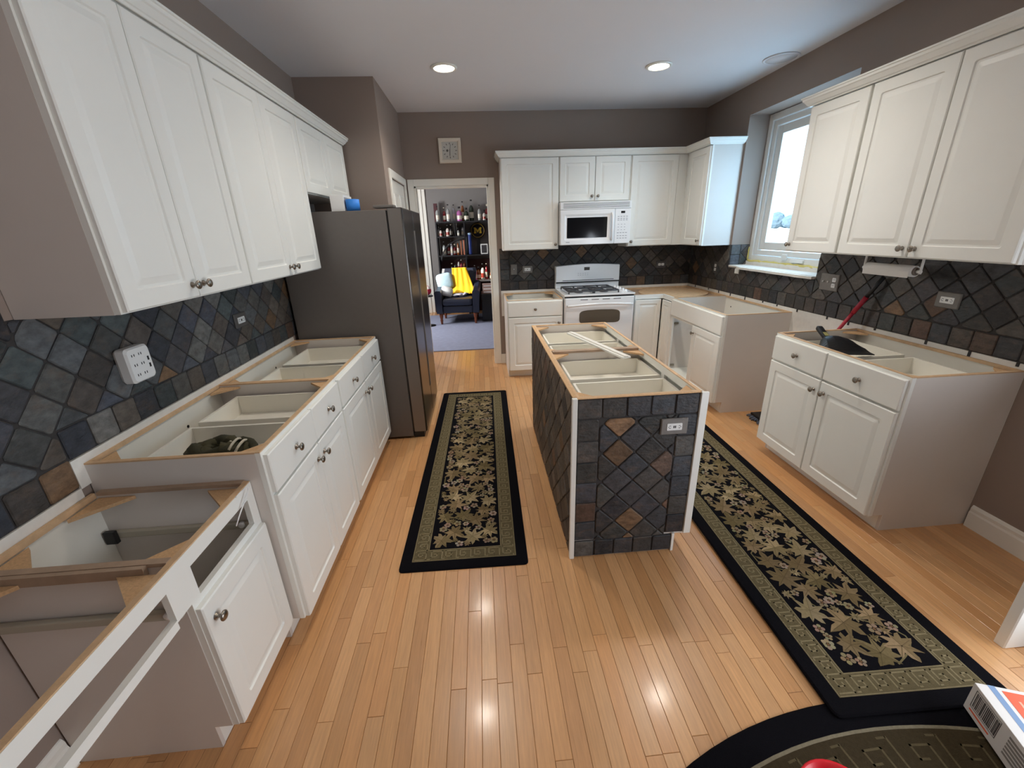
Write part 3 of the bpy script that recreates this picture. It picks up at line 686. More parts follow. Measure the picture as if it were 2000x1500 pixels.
# range
rg_ = root('gas_range', 'white freestanding gas range with black grates', 'range', (.7305, 4.40, 0))
RW = .7625; RD = .64
MB().box(0, RW, .03, RD, .06, .895, b=.003).build('body', M_ENAMEL, rg_)
MB().box(.03, RW-.03, .06, .08, 0, .06).build('base', M_BLACK, rg_)
ct = MB().box(-.004, RW+.004, .0, RD-.07, .896, .914, b=.006); ct.build('cooktop', M_ENAMEL, rg_)
MB().box(.002, RW-.002, .022, .034, .880, .8955).build('shadow_gap', M_BLACK, rg_)
bgm = MB(); n = 24; fr_pts = []
top = [(RW*i/n, 1.165+.018*math.sin(math.pi*i/n)) for i in range(n+1)]
pl = [(0, .915)]+[(RW, .915)]+top[::-1]
bgm.prism(pl, RD-.07, RD, 'y'); bgm.build('backguard', M_ENAMEL, rg_)
pan = MB(); pan.prism([(.004, .99), (RW-.004, .99)]+[(min(max(x, .004), RW-.004), z-.003) for x, z in top[::-1]], RD-.092, RD-.0705, 'y'); bp_ = pan.build('control_panel', M_ENAMEL, rg_)
MB().box(.335, .40, RD-.0945, RD-.0922, 1.115, 1.150).build('display', M_BLKGL, bp_)
MB().box(.08, RW-.07, RD-.0935, RD-.0922, 1.000, 1.006).build('vent_slot', M_BLACK, bp_)
MB().box(.004, RW-.004, RD-.088, RD-.0702, .974, .985).build('vent_slot', M_BLACK, bp_)
for k in range(10):
    MB().box(.26+.028*(k % 5)+(.10 if k % 5 > 2 else 0)*0, .272+.028*(k % 5), RD-.0935, RD-.0922, 1.06+.02*(k//5), 1.063+.02*(k//5)).build('button_mark', M_GREYBTN, bp_)
dr = MB(); ring = [[(p[0], y, p[1]) for p in rrect(.004+i, RW-.004-i, .285+i, .878-i, .012)] for i, y in ((0, .03), (0, .006), (.006, 0))]
dr.rings(ring); od = dr.build('oven_door', M_ENAMEL, rg_)
win = MB()
oval = []
for k in range(40):
    a = 2*math.pi*k/40; c_, s_ = math.cos(a), math.sin(a)
    oval.append((.385+.225*math.copysign(abs(c_)**.28, c_), .665+.072*math.copysign(abs(s_)**.45, s_)+.012*math.cos((.225*math.copysign(abs(c_)**.28, c_))*6)))
win.prism(oval, -.002, .001, 'y'); win.build('oven_window', M_OVENGL, od)
hp = [(.035+.69*i/16, -.045-.014*math.sin(math.pi*i/16), .80+.018*math.sin(math.pi*i/16)-.0) for i in range(17)]
hd = MB(); hd.tube([(hp[0][0], .0, hp[0][2])]+hp+[(hp[-1][0], .0, hp[-1][2])], .013, 10); hd.build('door_handle', M_ENAMEL, od)
for k in range(4): MB().box(.17+.12*k, .25+.12*k, -.0006, .004, .855, .862).build('vent_slot', M_DARKBTN, od)
dw = MB(); ring = [[(p[0], y, p[1]) for p in rrect(.004+i, RW-.004-i, .065+i, .262-i, .010)] for i, y in ((0, .03), (0, .006), (.006, 0))]
dw.rings(ring); dwo = dw.build('storage_drawer', M_ENAMEL, rg_)
MB().box(.10, RW-.10, -.03, .0, .205, .225, b=.008).build('drawer_handle', M_ENAMEL, dwo)
MB().box(.004, RW-.004, .012, .03, .264, .283).build('shadow_gap', M_BLACK, rg_)
for gx in (.055, .335):
    g = MB(); w_ = .265; y_a, y_b = .06, .50; z_ = .940
    def bar(p, q_, r_=.0075): g.tube([p, q_], r_, 6)
    for yy in (y_a, (y_a+y_b)/2, y_b): bar((gx, yy, z_), (gx+w_, yy, z_))
    for xx in (gx, gx+w_): bar((xx, y_a, z_), (xx, y_b, z_))
    for cy in (.17, .39):
        bar((gx+w_/2, cy-.105, z_), (gx+w_/2, cy-.03, z_-.004)); bar((gx+w_/2, cy+.03, z_-.004), (gx+w_/2, cy+.105, z_)); bar((gx, cy, z_), (gx+w_/2-.03, cy, z_-.004)); bar((gx+w_/2+.03, cy, z_-.004), (gx+w_, cy, z_))
    for xx in (gx, gx+w_):
        for yy in (y_a, y_b): bar((xx, yy, .9145), (xx, yy, z_))
    g.build('burner_grate', M_GRATE, rg_)
    for cy in (.17, .39):
        MB().lathe([(.048, .9142), (.046, .922), (.034, .924), (.034, .931), (.028, .934), (0, .934)], 18, Matrix.Translation((gx+w_/2, cy, 0))).build('burner', M_GRATE, rg_)
for k in range(5):
    kk = MB().lathe([(.020, .9142), (.020, .921), (.014, .923), (.013, .940), (0, .941)], 14, Matrix.Translation((.69, .09+.095*k, 0))); kk.build('burner_knob', M_ENAMEL, rg_)

# microwave
mw = root('microwave', 'white over-the-range microwave with dark door window', 'microwave', (.722, 4.643, 1.412))
MW_, MH = .757, .424
MB().box(0, MW_, .022, .40, 0, MH, b=.003).build('body', M_ENAMEL, mw)
gr = MB().box(0, MW_, 0, .0218, .352, MH, b=.004).build('vent_grille', M_ENAMEL, mw)
for k in range(4): MB().box(.03, MW_-.02, -.0012, .003, .366+.0135*k, .3705+.0135*k).build('vent_slot', M_DARKBTN, gr)
q = MB(); ring = [[(p[0], y, p[1]) for p in rrect(0+i, .585-i, .0+i, .349-i, .010)] for i, y in ((0, .0218), (0, .005), (.005, 0), (.045, 0), (.062, .006))]
q.rings(ring); md = q.build('door', M_ENAMEL, mw)
q = MB(); q.prism(rrect(.072, .505, .068, .272, .006), -.0015+.004, .0075, 'y'); q.build('door_window', M_BLKGL, md)
q = MB(); q.tube([(.553, -.006, .04), (.553, -.028, .07), (.553, -.030, .175), (.553, -.028, .28), (.553, -.006, .31)], .012, 8); q.build('door_handle', M_ENAMEL, md)
cp = MB().box(.588, MW_, .002, .0218, 0, .349, b=.004).build('control_panel', M_ENAMEL, mw)
MB().box(.650, .692, -.0005, .003, .303, .325).build('display', M_BLKGL, cp)
rr = random.Random(8)
for z_, xs in ((.268, 4), (.248, 4), (.232, 4), (.105, 4), (.075, 4), (.05, 4)):
    for k in range(xs): MB().box(.615+.030*k, .634+.030*k, .0006, .0022, z_, z_+.006).build('button_mark', M_GREYBTN, cp)
for k in range(9):
    MB().box(.62+.034*(k % 3), .634+.034*(k % 3), .0006, .0022, .135+.028*(k//3), .139+.028*(k//3)).build('button_mark', M_GREYBTN, cp)
MB().box(.06, .10, -.0006, .001, .024, .030).build('badge', M_GREYBTN, md)
MB().box(.02, MW_-.02, .05, .38, -.006, -.0005).build('underside_filter', M_DARKBTN, mw)

# ================================================================== rugs
def leaf(rn, size):
    base = [(0, -.5), (.07, -.30), (.22, -.40), (.34, -.44), (.27, -.22), (.58, -.14), (.44, .0), (.25, .03), (.46, .36), (.30, .30), (.14, .22), (.12, .42), (0, .68)]
    pts = base+[(-a, b) for a, b in base[-2:0:-1]]
    return [(x*size*rn.uniform(.9, 1.1), y*size*rn.uniform(.92, 1.08)) for x, y in pts]
BE = [(152, 134, 102), (138, 120, 90), (122, 107, 76), (162, 144, 112), (130, 111, 82), (146, 124, 94)]
def fan(mb, pts, ctr, z, col):
    n = len(pts); vs = [(p[0], p[1], z) for p in pts]+[(ctr[0], ctr[1], z)]
    for i in range(n): mb.add([vs[i], vs[(i+1) % n], vs[n]], [(0, 1, 2)], col)
def rot(pts, a, c): return [(c[0]+p[0]*math.cos(a)-p[1]*math.sin(a), c[1]+p[0]*math.sin(a)+p[1]*math.cos(a)) for p in pts]
def ribbon(mb, pts, w, z, col):
    vs = []
    for i, p in enumerate(pts):
        a = Vector(pts[max(i-1, 0)]); b = Vector(pts[min(i+1, len(pts)-1)]); t = (b-a).normalized(); n_ = Vector((-t.y, t.x))
        vs += [(p[0]+n_.x*w/2, p[1]+n_.y*w/2, z), (p[0]-n_.x*w/2, p[1]-n_.y*w/2, z)]
    mb.add(vs, [(2*i, 2*i+1, 2*i+3, 2*i+2) for i in range(len(pts)-1)], col)
def floral(x0, x1, y0, y1, seed, zb):
    rn = random.Random(seed); mb = MB(); z = zb; items = []
    # vines
    for k in range(7):
        sx = rn.uniform(x0+.05, x1-.05); yy = y0+(y1-y0)*k/7+rn.uniform(0, .1); pts = []
        for i in range(22):
            pts.append((min(max(sx+.13*math.sin(i*.42+k), x0+.01), x1-.01), min(yy+i*.026, y1-.01)))
        ribbon(mb, pts, .006, z, rgb(112, 102, 72)); z += 1e-5
    tries = 0
    while tries < 5200:
        tries += 1
        kind = 'leaf' if tries < 900 or rn.random() < .45 else 'flower'; r_ = rn.uniform(.050, .072) if kind == 'leaf' else rn.uniform(.020, .028)
        if tries > 3000: r_ = rn.uniform(.016, .026)
        c = (rn.uniform(x0+r_*.7, x1-r_*.7), rn.uniform(y0+r_*.7, y1-r_*.7))
        if any((c[0]-q[0])**2+(c[1]-q[1])**2 < ((r_+q[2])*(.75 if kind == 'leaf' else .84))**2 for q in items): continue
        items.append((c[0], c[1], r_)); z += 6e-6
        cb_ = rn.choice(BE); k_ = rn.uniform(.85, 1.1); col = rgb(cb_[0]*k_, cb_[1]*k_, cb_[2]*k_)
        if kind == 'leaf':
            a = rn.uniform(0, 6.28); pts = rot(leaf(rn, r_*1.9), a, c); n_ = len(pts)
            vs = [(min(max(p[0], x0), x1), min(max(p[1], y0), y1)) for p in pts]
            dk_ = rgb(cb_[0]*.74, cb_[1]*.74, cb_[2]*.70)
            for i in range(n_): fan(mb, [vs[i], vs[(i+1) % n_]], c, z, col if (i // 2) % 2 else rgb(cb_[0]*.88, cb_[1]*.88, cb_[2]*.85)) if False else mb.add([(vs[i][0], vs[i][1], z), (vs[(i+1) % n_][0], vs[(i+1) % n_][1], z), (c[0], c[1], z)], [(0, 1, 2)], col if i < n_/2 else rgb(cb_[0]*.86, cb_[1]*.86, cb_[2]*.82))
            for tx, ty in ((0, 1.05), (.85, .62), (-.85, .62), (.95, -.2), (-.95, -.2), (0, -.9)):
                e_ = rot([(0, 0), (tx*r_*.9, ty*r_)], a, c); e_ = [(min(max(p[0], x0), x1), min(max(p[1], y0), y1)) for p in e_]; ribbon(mb, e_, .0032, z+3e-6, dk_)
        else:
            pet = 5 if rn.random() < .7 else 6; a0 = rn.uniform(0, 6)
            cc = rn.choice([(150, 136, 114), (156, 140, 122), (138, 122, 96), (146, 126, 106)])
            for p_ in range(pet):
                a = a0+p_*2*math.pi/pet; ce = (c[0]+r_*.62*math.cos(a), c[1]+r_*.62*math.sin(a))
                pts = [(ce[0]+r_*.36*math.cos(t), ce[1]+r_*.36*math.sin(t)) for t in [k*math.pi/4 for k in range(8)]]
                pts = [(min(max(p[0], x0), x1), min(max(p[1], y0), y1)) for p in pts]
                mb.add([(p[0], p[1], z) for p in pts], [tuple(range(8))], rgb(*[v*rn.uniform(.92, 1.05) for v in cc]))
            mb.add([(c[0]+r_*.24*math.cos(t), c[1]+r_*.24*math.sin(t), z+3e-6) for t in [k*math.pi/3 for k in range(6)]], [tuple(range(6))], rgb(112, 84, 58))
    return mb
KEY = [(0, .08), (.0, .92), (.86, .92), (.86, .30), (.42, .30), (.42, .62), (.62, .62)]
def key_strip(mb, place, n, w, z, col):
    """place(s,t): s along the band in cells, t across 0..1"""
    for k in range(n):
        pts = [place(k+a*.86+.07, b) for a, b in KEY]
        for a, b in zip(pts[:-1], pts[1:]):
            d = (Vector(b)-Vector(a)).normalized()*w/2; ribbon(mb, [tuple(Vector(a)-d), tuple(Vector(b)+d)], w, z, col)
        ribbon(mb, [place(k+.93*1.0-.06, .08), place(k+1.07, .08)], w, z, col)
def runner(label, ox, oy, rz, w, l, seed, z0=.0):
    rt = root('runner_rug', label, 'rug', (ox, oy, z0), rz, 'floral runner rugs with black borders')
    TH = .010
    pl_ = MB(); rg = [(0, 0, .02), (0, TH*.6, .02), (.006, TH, .018)]
    pl_.rings([[(p[0], p[1], h) for p in rrect(i, w-i, i, l-i, r_)] for i, h, r_ in rg]); pl_.build('pile', M_PILE, rt)
    a, b = .058, .138                                         # key band between these insets
    bd = MB(); z = TH+.0003; c1 = rgb(98, 88, 64); c2 = rgb(132, 120, 92)
    o_, i_ = [(a, a), (w-a, a), (w-a, l-a), (a, l-a)], [(b, b), (w-b, b), (w-b, l-b), (b, l-b)]
    for k in range(4):
        q = (k+1) % 4; bd.add([(*o_[k], z), (*o_[q], z), (*i_[q], z), (*i_[k], z)], [(0, 1, 2, 3)], c1)
    bwid = b-a-.016; cell = bwid*1.02; z2 = z+.0002; a2 = a+.008
    nl = int((l-2*a-.02)/cell); cl = (l-2*a-.016)/nl; ns = int((w-2*b)/cell); cs = (w-2*b)/ns
    key_strip(bd, lambda s, t: (a2+t*bwid, a2+s*cl), nl, .0055, z2, c2)
    key_strip(bd, lambda s, t: (w-a2-t*bwid, l-a2-s*cl), nl, .0055, z2, c2)
    key_strip(bd, lambda s, t: (w-b-s*cs, a2+t*bwid), ns, .0055, z2, c2)
    key_strip(bd, lambda s, t: (b+s*cs, l-a2-t*bwid), ns, .0055, z2, c2)
    for ins in (a+.003, b-.003):
        c4 = [(ins, ins), (w-ins, ins), (w-ins, l-ins), (ins, l-ins), (ins, ins)]
        for p, q in zip(c4[:-1], c4[1:]): ribbon(bd, [p, q], .0035, z2+.0001, c2)
    bd.build('key_border', M_PATT, rt)
    floral(b+.012, w-b-.012, b+.012, l-b-.012, seed, TH+.0004).build('leaf_pattern', M_PATT, rt)
    return rt
runner('floral runner rug lying flat between the refrigerator and the island', -.639, 1.640, -.016, .648, 2.43, 41)
# oval rug first on the floor, runner overlaps it
ov = root('oval_rug', 'large oval rug with black edge and olive key border, overlapped by a runner', 'rug', (1.05, -.02, 0))
def ell(a, b, n=96): return [(a*math.cos(2*math.pi*k/n), b*math.sin(2*math.pi*k/n)) for k in range(n)]
q = MB(); q.rings([[(*p, h) for p in ell(1.25-i, .902-i)] for i, h in ((0, 0), (0, .006), (.006, .010))]); q.build('pile', M_PILE, ov)
q = MB(); z = .0103
q.rings([[(*p, z) for p in ell(1.25-.088, .902-.088)], [(*p, z) for p in ell(1.25-.098, .902-.098)]], rgb(128, 120, 100), cap0=False, cap1=False)
q.rings([[(*p, z) for p in ell(1.25-.098, .902-.098)], [(*p, z) for p in ell(1.25-.235, .902-.235)]], rgb(62, 53, 37), cap0=False, cap1=False)
NC = 44
def opl(s, t):
    an = math.pi*2*s/NC; i = .108+t*.117
    return ((1.25-i)*math.cos(-an), (.902-i)*math.sin(-an))
key_strip(q, opl, NC, .0065, z+.0002, rgb(92, 82, 60)); q.build('key_border', M_PATT, ov)
floral(-.72, .72, -.45, .45, 77, .0104).build('leaf_pattern', M_PATT, ov)
runner('floral runner rug between the island and the sink cabinet, overlapping the oval rug', .948, .826, -.018, .655, 2.43, 42, z0=.0112)

# ================================================================== small things
# ceiling lamps
def lamp(x, y, label):
    rt = root('recessed_lamp', label, 'ceiling lamp', (x, y, ZC-.012), 0, 'recessed ceiling lamps')
    MB().lathe([(.078, .0118), (.100, .0118), (.100, .006), (.092, .001), (.080, 0), (.078, .004), (.078, .0118)], 32, cap=False).build('trim_ring', M_TRIM, rt)
    MB().lathe([(0, .006), (.078, .006), (.078, .010), (0, .0105)], 32).build('lens', M_LAMP, rt)
    l = bpy.data.lights.new('lamp_light', 'SPOT'); l.energy = LAMP_W*(1.0 if y > 2 else .18); l.color = (1, .93, .84); l.spot_size = 2.5; l.spot_blend = .9; l.shadow_soft_size = .07
    o = bpy.data.objects.new('lamp_light', l); COL.objects.link(o); o.parent = rt; o.location = (0, 0, -.02)
LAMP_W = 46
lamp(-.339, 3.81, 'lit recessed ceiling lamp above the runner, in front of the doorway')
lamp(1.341, 3.82, 'lit recessed ceiling lamp in front of the microwave and corner cabinets')
for x_, y_, w_ in ((-.339, 2.62, 'between the tall wall cabinets and the island'), (1.341, 2.62, 'between the island and the sink cabinet'), (-.339, .9, 'added for brightness in front of the desk cabinet'),
                   (1.341, .9, 'added for brightness above the overlapping ends of the rugs'), (-.3, -1.2, 'added for brightness above the bare floor behind the desk'), (1.3, -1.2, 'added for brightness above the rear half of the oval rug')): lamp(x_, y_, 'lit recessed ceiling lamp '+w_)  # the near and rear rows are unseen lamps added for brightness
q = root('ceiling_speaker', 'round white flush speaker in the ceiling beside the window', 'speaker', (2.252, 3.69, ZC-.009))
MB().lathe([(.108, .0088), (.125, .0088), (.125, .003), (.118, 0), (.108, .001), (.106, .004), (.108, .0088)], 36, cap=False).build('rim', M_CEIL, q)
MB().lathe([(0, .003), (.106, .003), (.106, .0085), (0, .0088)], 36).build('grille', M_CEIL, q)
# wall clock
ck = root('wall_clock', 'square white-framed wall clock above the doorway', 'clock', (-.52, YB-.0325, 2.279))
cw = .237
q = MB(); ring = [[(p[0], y, p[1]) for p in rrect(i, cw-i, i, cw-i, .002)] for i, y in ((0, .032), (0, .006), (.006, 0), (.028, .003), (.036, .012))]
q.rings(ring, cap1=False); q.build('frame', mat('clock_frame', rgb(228, 218, 202), .5), ck)
q = MB().box(.034, cw-.034, .013, .018, .034, cw-.034); q.build('dial', mat('clock_dial', rgb(206, 206, 200), .6), ck)
M_INK = mat('clock_ink', rgb(110, 108, 104), .7); M_HAND = mat('clock_hand', rgb(40, 38, 38), .5)
for k in range(12):
    a = k*math.pi/6; c_ = (cw/2+.066*math.sin(a), cw/2+.066*math.cos(a))
    MB().box(-.0035, .0035, .0118, .0128, -.008, .008, M=Matrix.Translation((c_[0], 0, c_[1])) @ Matrix.Rotation(a, 4, 'Y')).build('hour_mark', M_INK, ck)
for a, ln, w_ in ((math.pi*1.02, .050, .005), (.15, .058, .0035)):
    MB().box(-w_/2, w_/2, .0102, .0115, -.012, ln, M=Matrix.Translation((cw/2, 0, cw/2)) @ Matrix.Rotation(a, 4, 'Y')).build('hand', M_HAND, ck)
MB().lathe([(.012, 0), (.012, .001)], 14, Matrix.Translation((cw/2-.028, .0125, cw/2)) @ Matrix.Rotation(H90, 4, 'X')).build('small_dial', M_INK, ck)

# outlet plates. Local: x along the wall, front towards -y
def plate(label, org, rz, w, h, parts, m=None, name='outlet_plate'):
    rt = root(name, label, 'outlet' if name == 'outlet_plate' else 'switch', org, rz)
    q = MB(); ring = [[(p[0], y, p[1]) for p in rrect(-w/2+i, w/2-i, -h/2+i, h/2-i, .003)] for i, y in ((0, 0), (0, -.004), (.004, -.008))]
    q.rings(ring); q.build('cover_plate', m or M_PLATE, rt)
    for kind, x_, z_ in parts:
        if kind in ('duplex', 'duplexh'):
            hor = kind == 'duplexh'
            for s_ in (-1, 1):
                dx, dz = (s_*.020, 0) if hor else (0, s_*.020)
                q = MB(); q.prism(rrect(x_+dx-.0165, x_+dx+.0165, z_+dz-.0145, z_+dz+.0145, .006), -.0105, -.0078, 'y'); r_ = q.build('receptacle', M_PLASTIC, rt)
                sl_ = MB()
                for t_ in (-.006, .006):
                    if hor: sl_.box(x_+dx-.004, x_+dx+.004, -.0110, -.0104, z_+t_-.0012, z_+t_+.0012)
                    else: sl_.box(x_+dx+t_-.0012, x_+dx+t_+.0012, -.0110, -.0104, z_+dz-.002, z_+dz+.006)
                sl_.build('slots', M_BLACK, r_)
        elif kind == 'gfi':
            q = MB(); q.prism(rrect(x_-.035, x_+.035, z_-.017, z_+.017, .003), -.0105, -.0078, 'y'); r_ = q.build('receptacle', M_PLASTIC, rt)
            sl_ = MB().box(x_-.006, x_-.001, -.0112, -.0104, z_-.006, z_+.006).box(x_+.001, x_+.006, -.0112, -.0104, z_-.006, z_+.006)
            for s_ in (-1, 1): sl_.box(x_+s_*.022-.004, x_+s_*.022+.004, -.011, -.0104, z_-.007, z_-.0045).box(x_+s_*.022-.004, x_+s_*.022+.004, -.011, -.0104, z_+.0045, z_+.007).box(x_+s_*.028-.002, x_+s_*.028+.002, -.011, -.0104, z_-.0015, z_+.0015)
            sl_.build('slots', M_BLACK, r_)
        elif kind == 'toggle':
            MB().box(x_-.004, x_+.004, -.020, -.008, z_-.002, z_+.010, b=.002).build('toggle', M_PLASTIC, rt)
    return rt
ws = .0095
plate('triple stone plate with two toggles and an outlet, right of the window on slate tiles', (XR-ws, 2.909, 1.149), -H90, .165, .12, [('toggle', -.046, 0), ('toggle', 0, 0), ('duplex', .046, 0)], name='switch_plate')
plate('stone outlet plate set sideways on the slate tiles, near the paper towel roll', (XR-ws, 2.091, 1.143), -H90, .125, .085, [('gfi', 0, 0)])
plate('small outlet in dark plate on the slate tiles, beside the window sill', (XR-ws, 4.451, 1.136), -H90, .075, .115, [('duplex', 0, 0)], m=M_PLATED)
plate('grey switch plate on the tiles next to the doorway trim', (.245, YB-ws, 1.146), 0, .075, .12, [('toggle', 0, 0)], name='switch_plate')
plate('grey outlet plate left of the range backguard', (.406, YB-ws, 1.142), 0, .12, .08, [('gfi', 0, 0)])
plate('sideways outlet plate on the tiles in the dark corner behind the turntable', (2.026, YB-ws, 1.14), 0, .12, .08, [('duplexh', 0, 0)], m=M_PLATED)
plate('dark slate outlet plate behind the cabinets, close to the refrigerator', (XL+ws, 2.456, 1.146), H90, .12, .08, [('gfi', .0, 0)], m=M_PLATED)
plate('grey outlet plate set into the slate end of the island', (.69, IY0+.0025, .715), 0, .125, .08, [('gfi', 0, 0)])
# surge protector
sp = root('surge_protector', 'white multi-outlet surge protector plugged in on the slate wall', 'surge protector', (XL+.009, 1.65, 1.134), H90)
q = MB(); ring = [[(p[0], y, p[1]) for p in rrect(-.058+i, .058-i, -.068+i, .068-i, .014)] for i, y in ((.004, 0), (0, -.010), (0, -.040), (.006, -.048))]
q.rings(ring); b_ = q.build('housing', M_PLASTIC, sp)
for k, (a, c) in enumerate(((-.028, .034), (-.028, -.004), (-.028, -.042), (.006, .034), (.006, -.004), (.006, -.042))):
    MB().box(a-.007, a-.004, -.0488, -.0478, c, c+.009).box(a+.004, a+.007, -.0488, -.0478, c, c+.009).build('slots', M_BLACK, b_)
for c in (.012, -.016): MB().box(.034, .042, -.0488, -.0478, c-.008, c+.008).build('usb_port', M_BLACK, b_)

# hat in the drawer
rn = random.Random(4); q = MB()
OL = [(62, 58, 38), (54, 52, 34), (70, 66, 44)]
hx0, hy0, hz0 = -1.245, 1.575, .735
for k in range(9):
    pts = []; a0 = rn.uniform(0, 6.28); rx, ry = rn.uniform(.05, .125), rn.uniform(.035, .075); cx_, cy_ = hx0+rn.uniform(-.03, .03), hy0+rn.uniform(-.02, .02)
    for i in range(17):
        a = a0+i*.33; pts.append((cx_+rx*math.cos(a), cy_+ry*math.sin(a), hz0+.022+.008*k*.6+.010*math.sin(i*1.1+k)))
    q.tube(pts, [max(.010, .021+.005*math.sin(i*.9+k)) for i in range(17)], 8, rgb(*rn.choice(OL)))
ht = root('knit_hat', 'crumpled dark olive knit hat with white stripes lying in an open drawer', 'hat'); q.build('knit', M_TONEM, ht)
q = MB()
for k in range(3): q.tube([(hx0+.045+k*.024+.010*math.sin(i*.5), hy0-.055+.015*i, hz0+.078-.0024*(i-3)**2+.008*(k % 2)) for i in range(7)], .0055, 6, rgb(205, 198, 180))
q.build('stripes', M_TONEM, ht)

# dustpan lying over the drawer of the right base cabinet
dp = root('dustpan', 'black plastic dustpan lying across the open cabinet drawer', 'dustpan', (2.045, 2.43, .832), math.radians(166))
q = MB(); rgd = []
for i in range(13):                                            # hooded scoop: dome at the handle end, thin open lip in front
    t = i/12; w_ = .035+.085*min(1, t*1.5)**.75; hh = .012+.060*math.sin(math.pi*min(1, .18+t*.95))**1.1*(1-t)**.35
    sec = [(-1, 0), (1, 0), (.98, .45), (.7, .85), (.25, 1), (-.25, 1), (-.7, .85), (-.98, .45)]
    rgd.append([(x_*w_, t*.27, z_*max(hh, .006)) for x_, z_ in sec])
q.rings([r[::-1] for r in rgd]); q.build('pan', M_BLACK, dp)
q = MB(); q.box(-.018, .018, -.15, .02, .010, .038, b=.009, M=Matrix.Rotation(math.radians(-20), 4, 'X')); q.build('handle', M_BLACK, dp)
q = MB(); q.box(-.012, .012, -.07, -.03, .0381, .0388, M=Matrix.Rotation(math.radians(-20), 4, 'X')); q.build('sticker', mat('olive_sticker', rgb(150, 145, 90), .6), dp)

# mop leaning in the dishwasher gap
t_ = Vector((2.365, 2.475, 1.235)); b_ = Vector((2.15, 3.0, .05))
mp_ = root('mop', 'red and black handled mop leaning against the tiles in the cabinet gap', 'mop')
dirv = t_-b_
MB().tube([b_+dirv*.0, b_+dirv*.86], .0115, 10).build('red_pole', M_RED, mp_)
MB().tube([b_+dirv*.885, b_+dirv*.995], .0125, 10).build('grip', M_BLACK, mp_)
MB().tube([b_+dirv*.79, b_+dirv*.885], .0150, 10).build('collar', M_RED, mp_)
MB().box(b_.x-.05, b_.x+.05, b_.y-.12, b_.y+.10, .025, .048, b=.008).build('head', M_BLACK, mp_)
rn = random.Random(6); q = MB()
for k in range(80):
    ex, ey = rn.uniform(-.085, .08), rn.uniform(-.15, .12)
    q.tube([(b_.x+ex*.6, b_.y+ey*.8, .026), (b_.x+ex*.85, b_.y+ey*.93, .018), (b_.x+ex, b_.y+ey, .006)], .007, 5)
o = q.build('yarn_fringe', mat('grey_yarn', rgb(96, 104, 120), .95), mp_)

# paper towel holder
pt = root('paper_towel_holder', 'nearly empty white paper towel roll on a holder under the wall cabinet', 'paper towel')
hz = 1.296
MB().tube([(2.21, 2.155, hz), (2.21, 2.45, hz)], .030, 20).build('paper_roll', M_PAPER, pt)
MB().tube([(2.21, 2.147, hz), (2.21, 2.154, hz)], .021, 16).build('cardboard_core', mat('core', rgb(120, 110, 100), .9), pt)
q = MB().tube([(2.21, 2.44, hz), (2.21, 2.478, hz)], .009, 8).tube([(2.21, 2.472, hz-.012), (2.21, 2.472, 1.3705)], .006, 8).tube([(2.21, 2.145, hz), (2.21, 2.122, hz)], .009, 8).tube([(2.21, 2.126, hz-.012), (2.21, 2.126, 1.3705)], .006, 8)
q.build('bracket', M_PLASTIC, pt)
q = MB().box(2.179, 2.1805, 2.16, 2.445, 1.262, hz); q.build('loose_sheet', M_PAPER, pt)

# loose white moulding strip on the island
a_, b_ = P(1114, 650, 'Z', .884), P(1224, 698, 'Z', .884); d_ = (b_-a_); ang = math.atan2(d_.y, d_.x)
st = root('moulding_strip', 'loose white wooden moulding strip lying across the open island', 'moulding', (a_.x, a_.y, .8775), ang)
MB().box(0, d_.length, -.028, .028, 0, .010, b=.002).build('strip', M_WHITE, st); MB().box(0, d_.length, -.012, .012, .0102, .016, b=.002).build('bead', M_TRIM, st)

# loose white panel by the right wall
wpn = root('peninsula_end', 'white raised-panel peninsula end standing alone on the floor beside the baseboard', 'cabinet end', (1.779, 1.0, 0))
q = MB(); raised(q, 0, .60, 0, .86, .034); q.build('panel_board', M_WHITE, wpn)

# carton on the rugs
c0 = P(1881, 1377, 'Z', .024); c1 = P(1966, 1500, 'Z', .024); ang = math.atan2(c1.y-c0.y, c1.x-c0.x)
cbx = root('cardboard_carton', 'white cardboard carton with orange and blue print and a barcode, on the rugs', 'carton', (c0.x, c0.y, .0228), ang)
CL, CWD, CH = .46, .30, .112
MB().box(0, CL, 0, CWD, 0, CH, b=.0015).build('carton_box', mat('white_card', rgb(226, 222, 218), .6), cbx)
OR_, BL_, DK_, TX_ = mat('orange_print', rgb(232, 92, 48), .55), mat('blue_print', rgb(120, 150, 190), .55), mat('dark_print', rgb(70, 66, 66), .6), mat('text_print', rgb(142, 136, 132), .6)
MB().box(.0, CL, .032, .050, CH, CH+.0004).build('blue_stripe', BL_, cbx)
MB().prism([(.012, .062), (.30, .062), (.30, .15), (.012, .15)], CH, CH+.0005, 'z').build('orange_panel', OR_, cbx)
MB().prism([(.012, .17), (.30, .17), (.30, .26), (.012, .26)], CH, CH+.0005, 'z').build('blue_panel', BL_, cbx)
for k in range(3): MB().prism([(.04, .085+.02*k), (.075+.01*k, .085+.02*k), (.075+.01*k, .092+.02*k), (.04, .092+.02*k)], CH+.0005, CH+.0009, 'z').build('print_line', mat('pale_print', rgb(240, 170, 140), .6), cbx)
rn = random.Random(2); q = MB(); xx = .024
while xx < .112:
    w_ = rn.choice((.0012, .002, .003)); q.box(xx, xx+w_, -.0006, .0002, .036, .094); xx += w_+rn.choice((.0012, .002, .003))
q.build('barcode', DK_, cbx)
q = MB().box(.018, .118, -.0006, .0002, .030, .0315).box(.018, .118, -.0006, .0002, .0985, .100).box(.018, .0195, -.0006, .0002, .030, .10).box(.1165, .118, -.0006, .0002, .030, .10); q.build('barcode_frame', DK_, cbx)
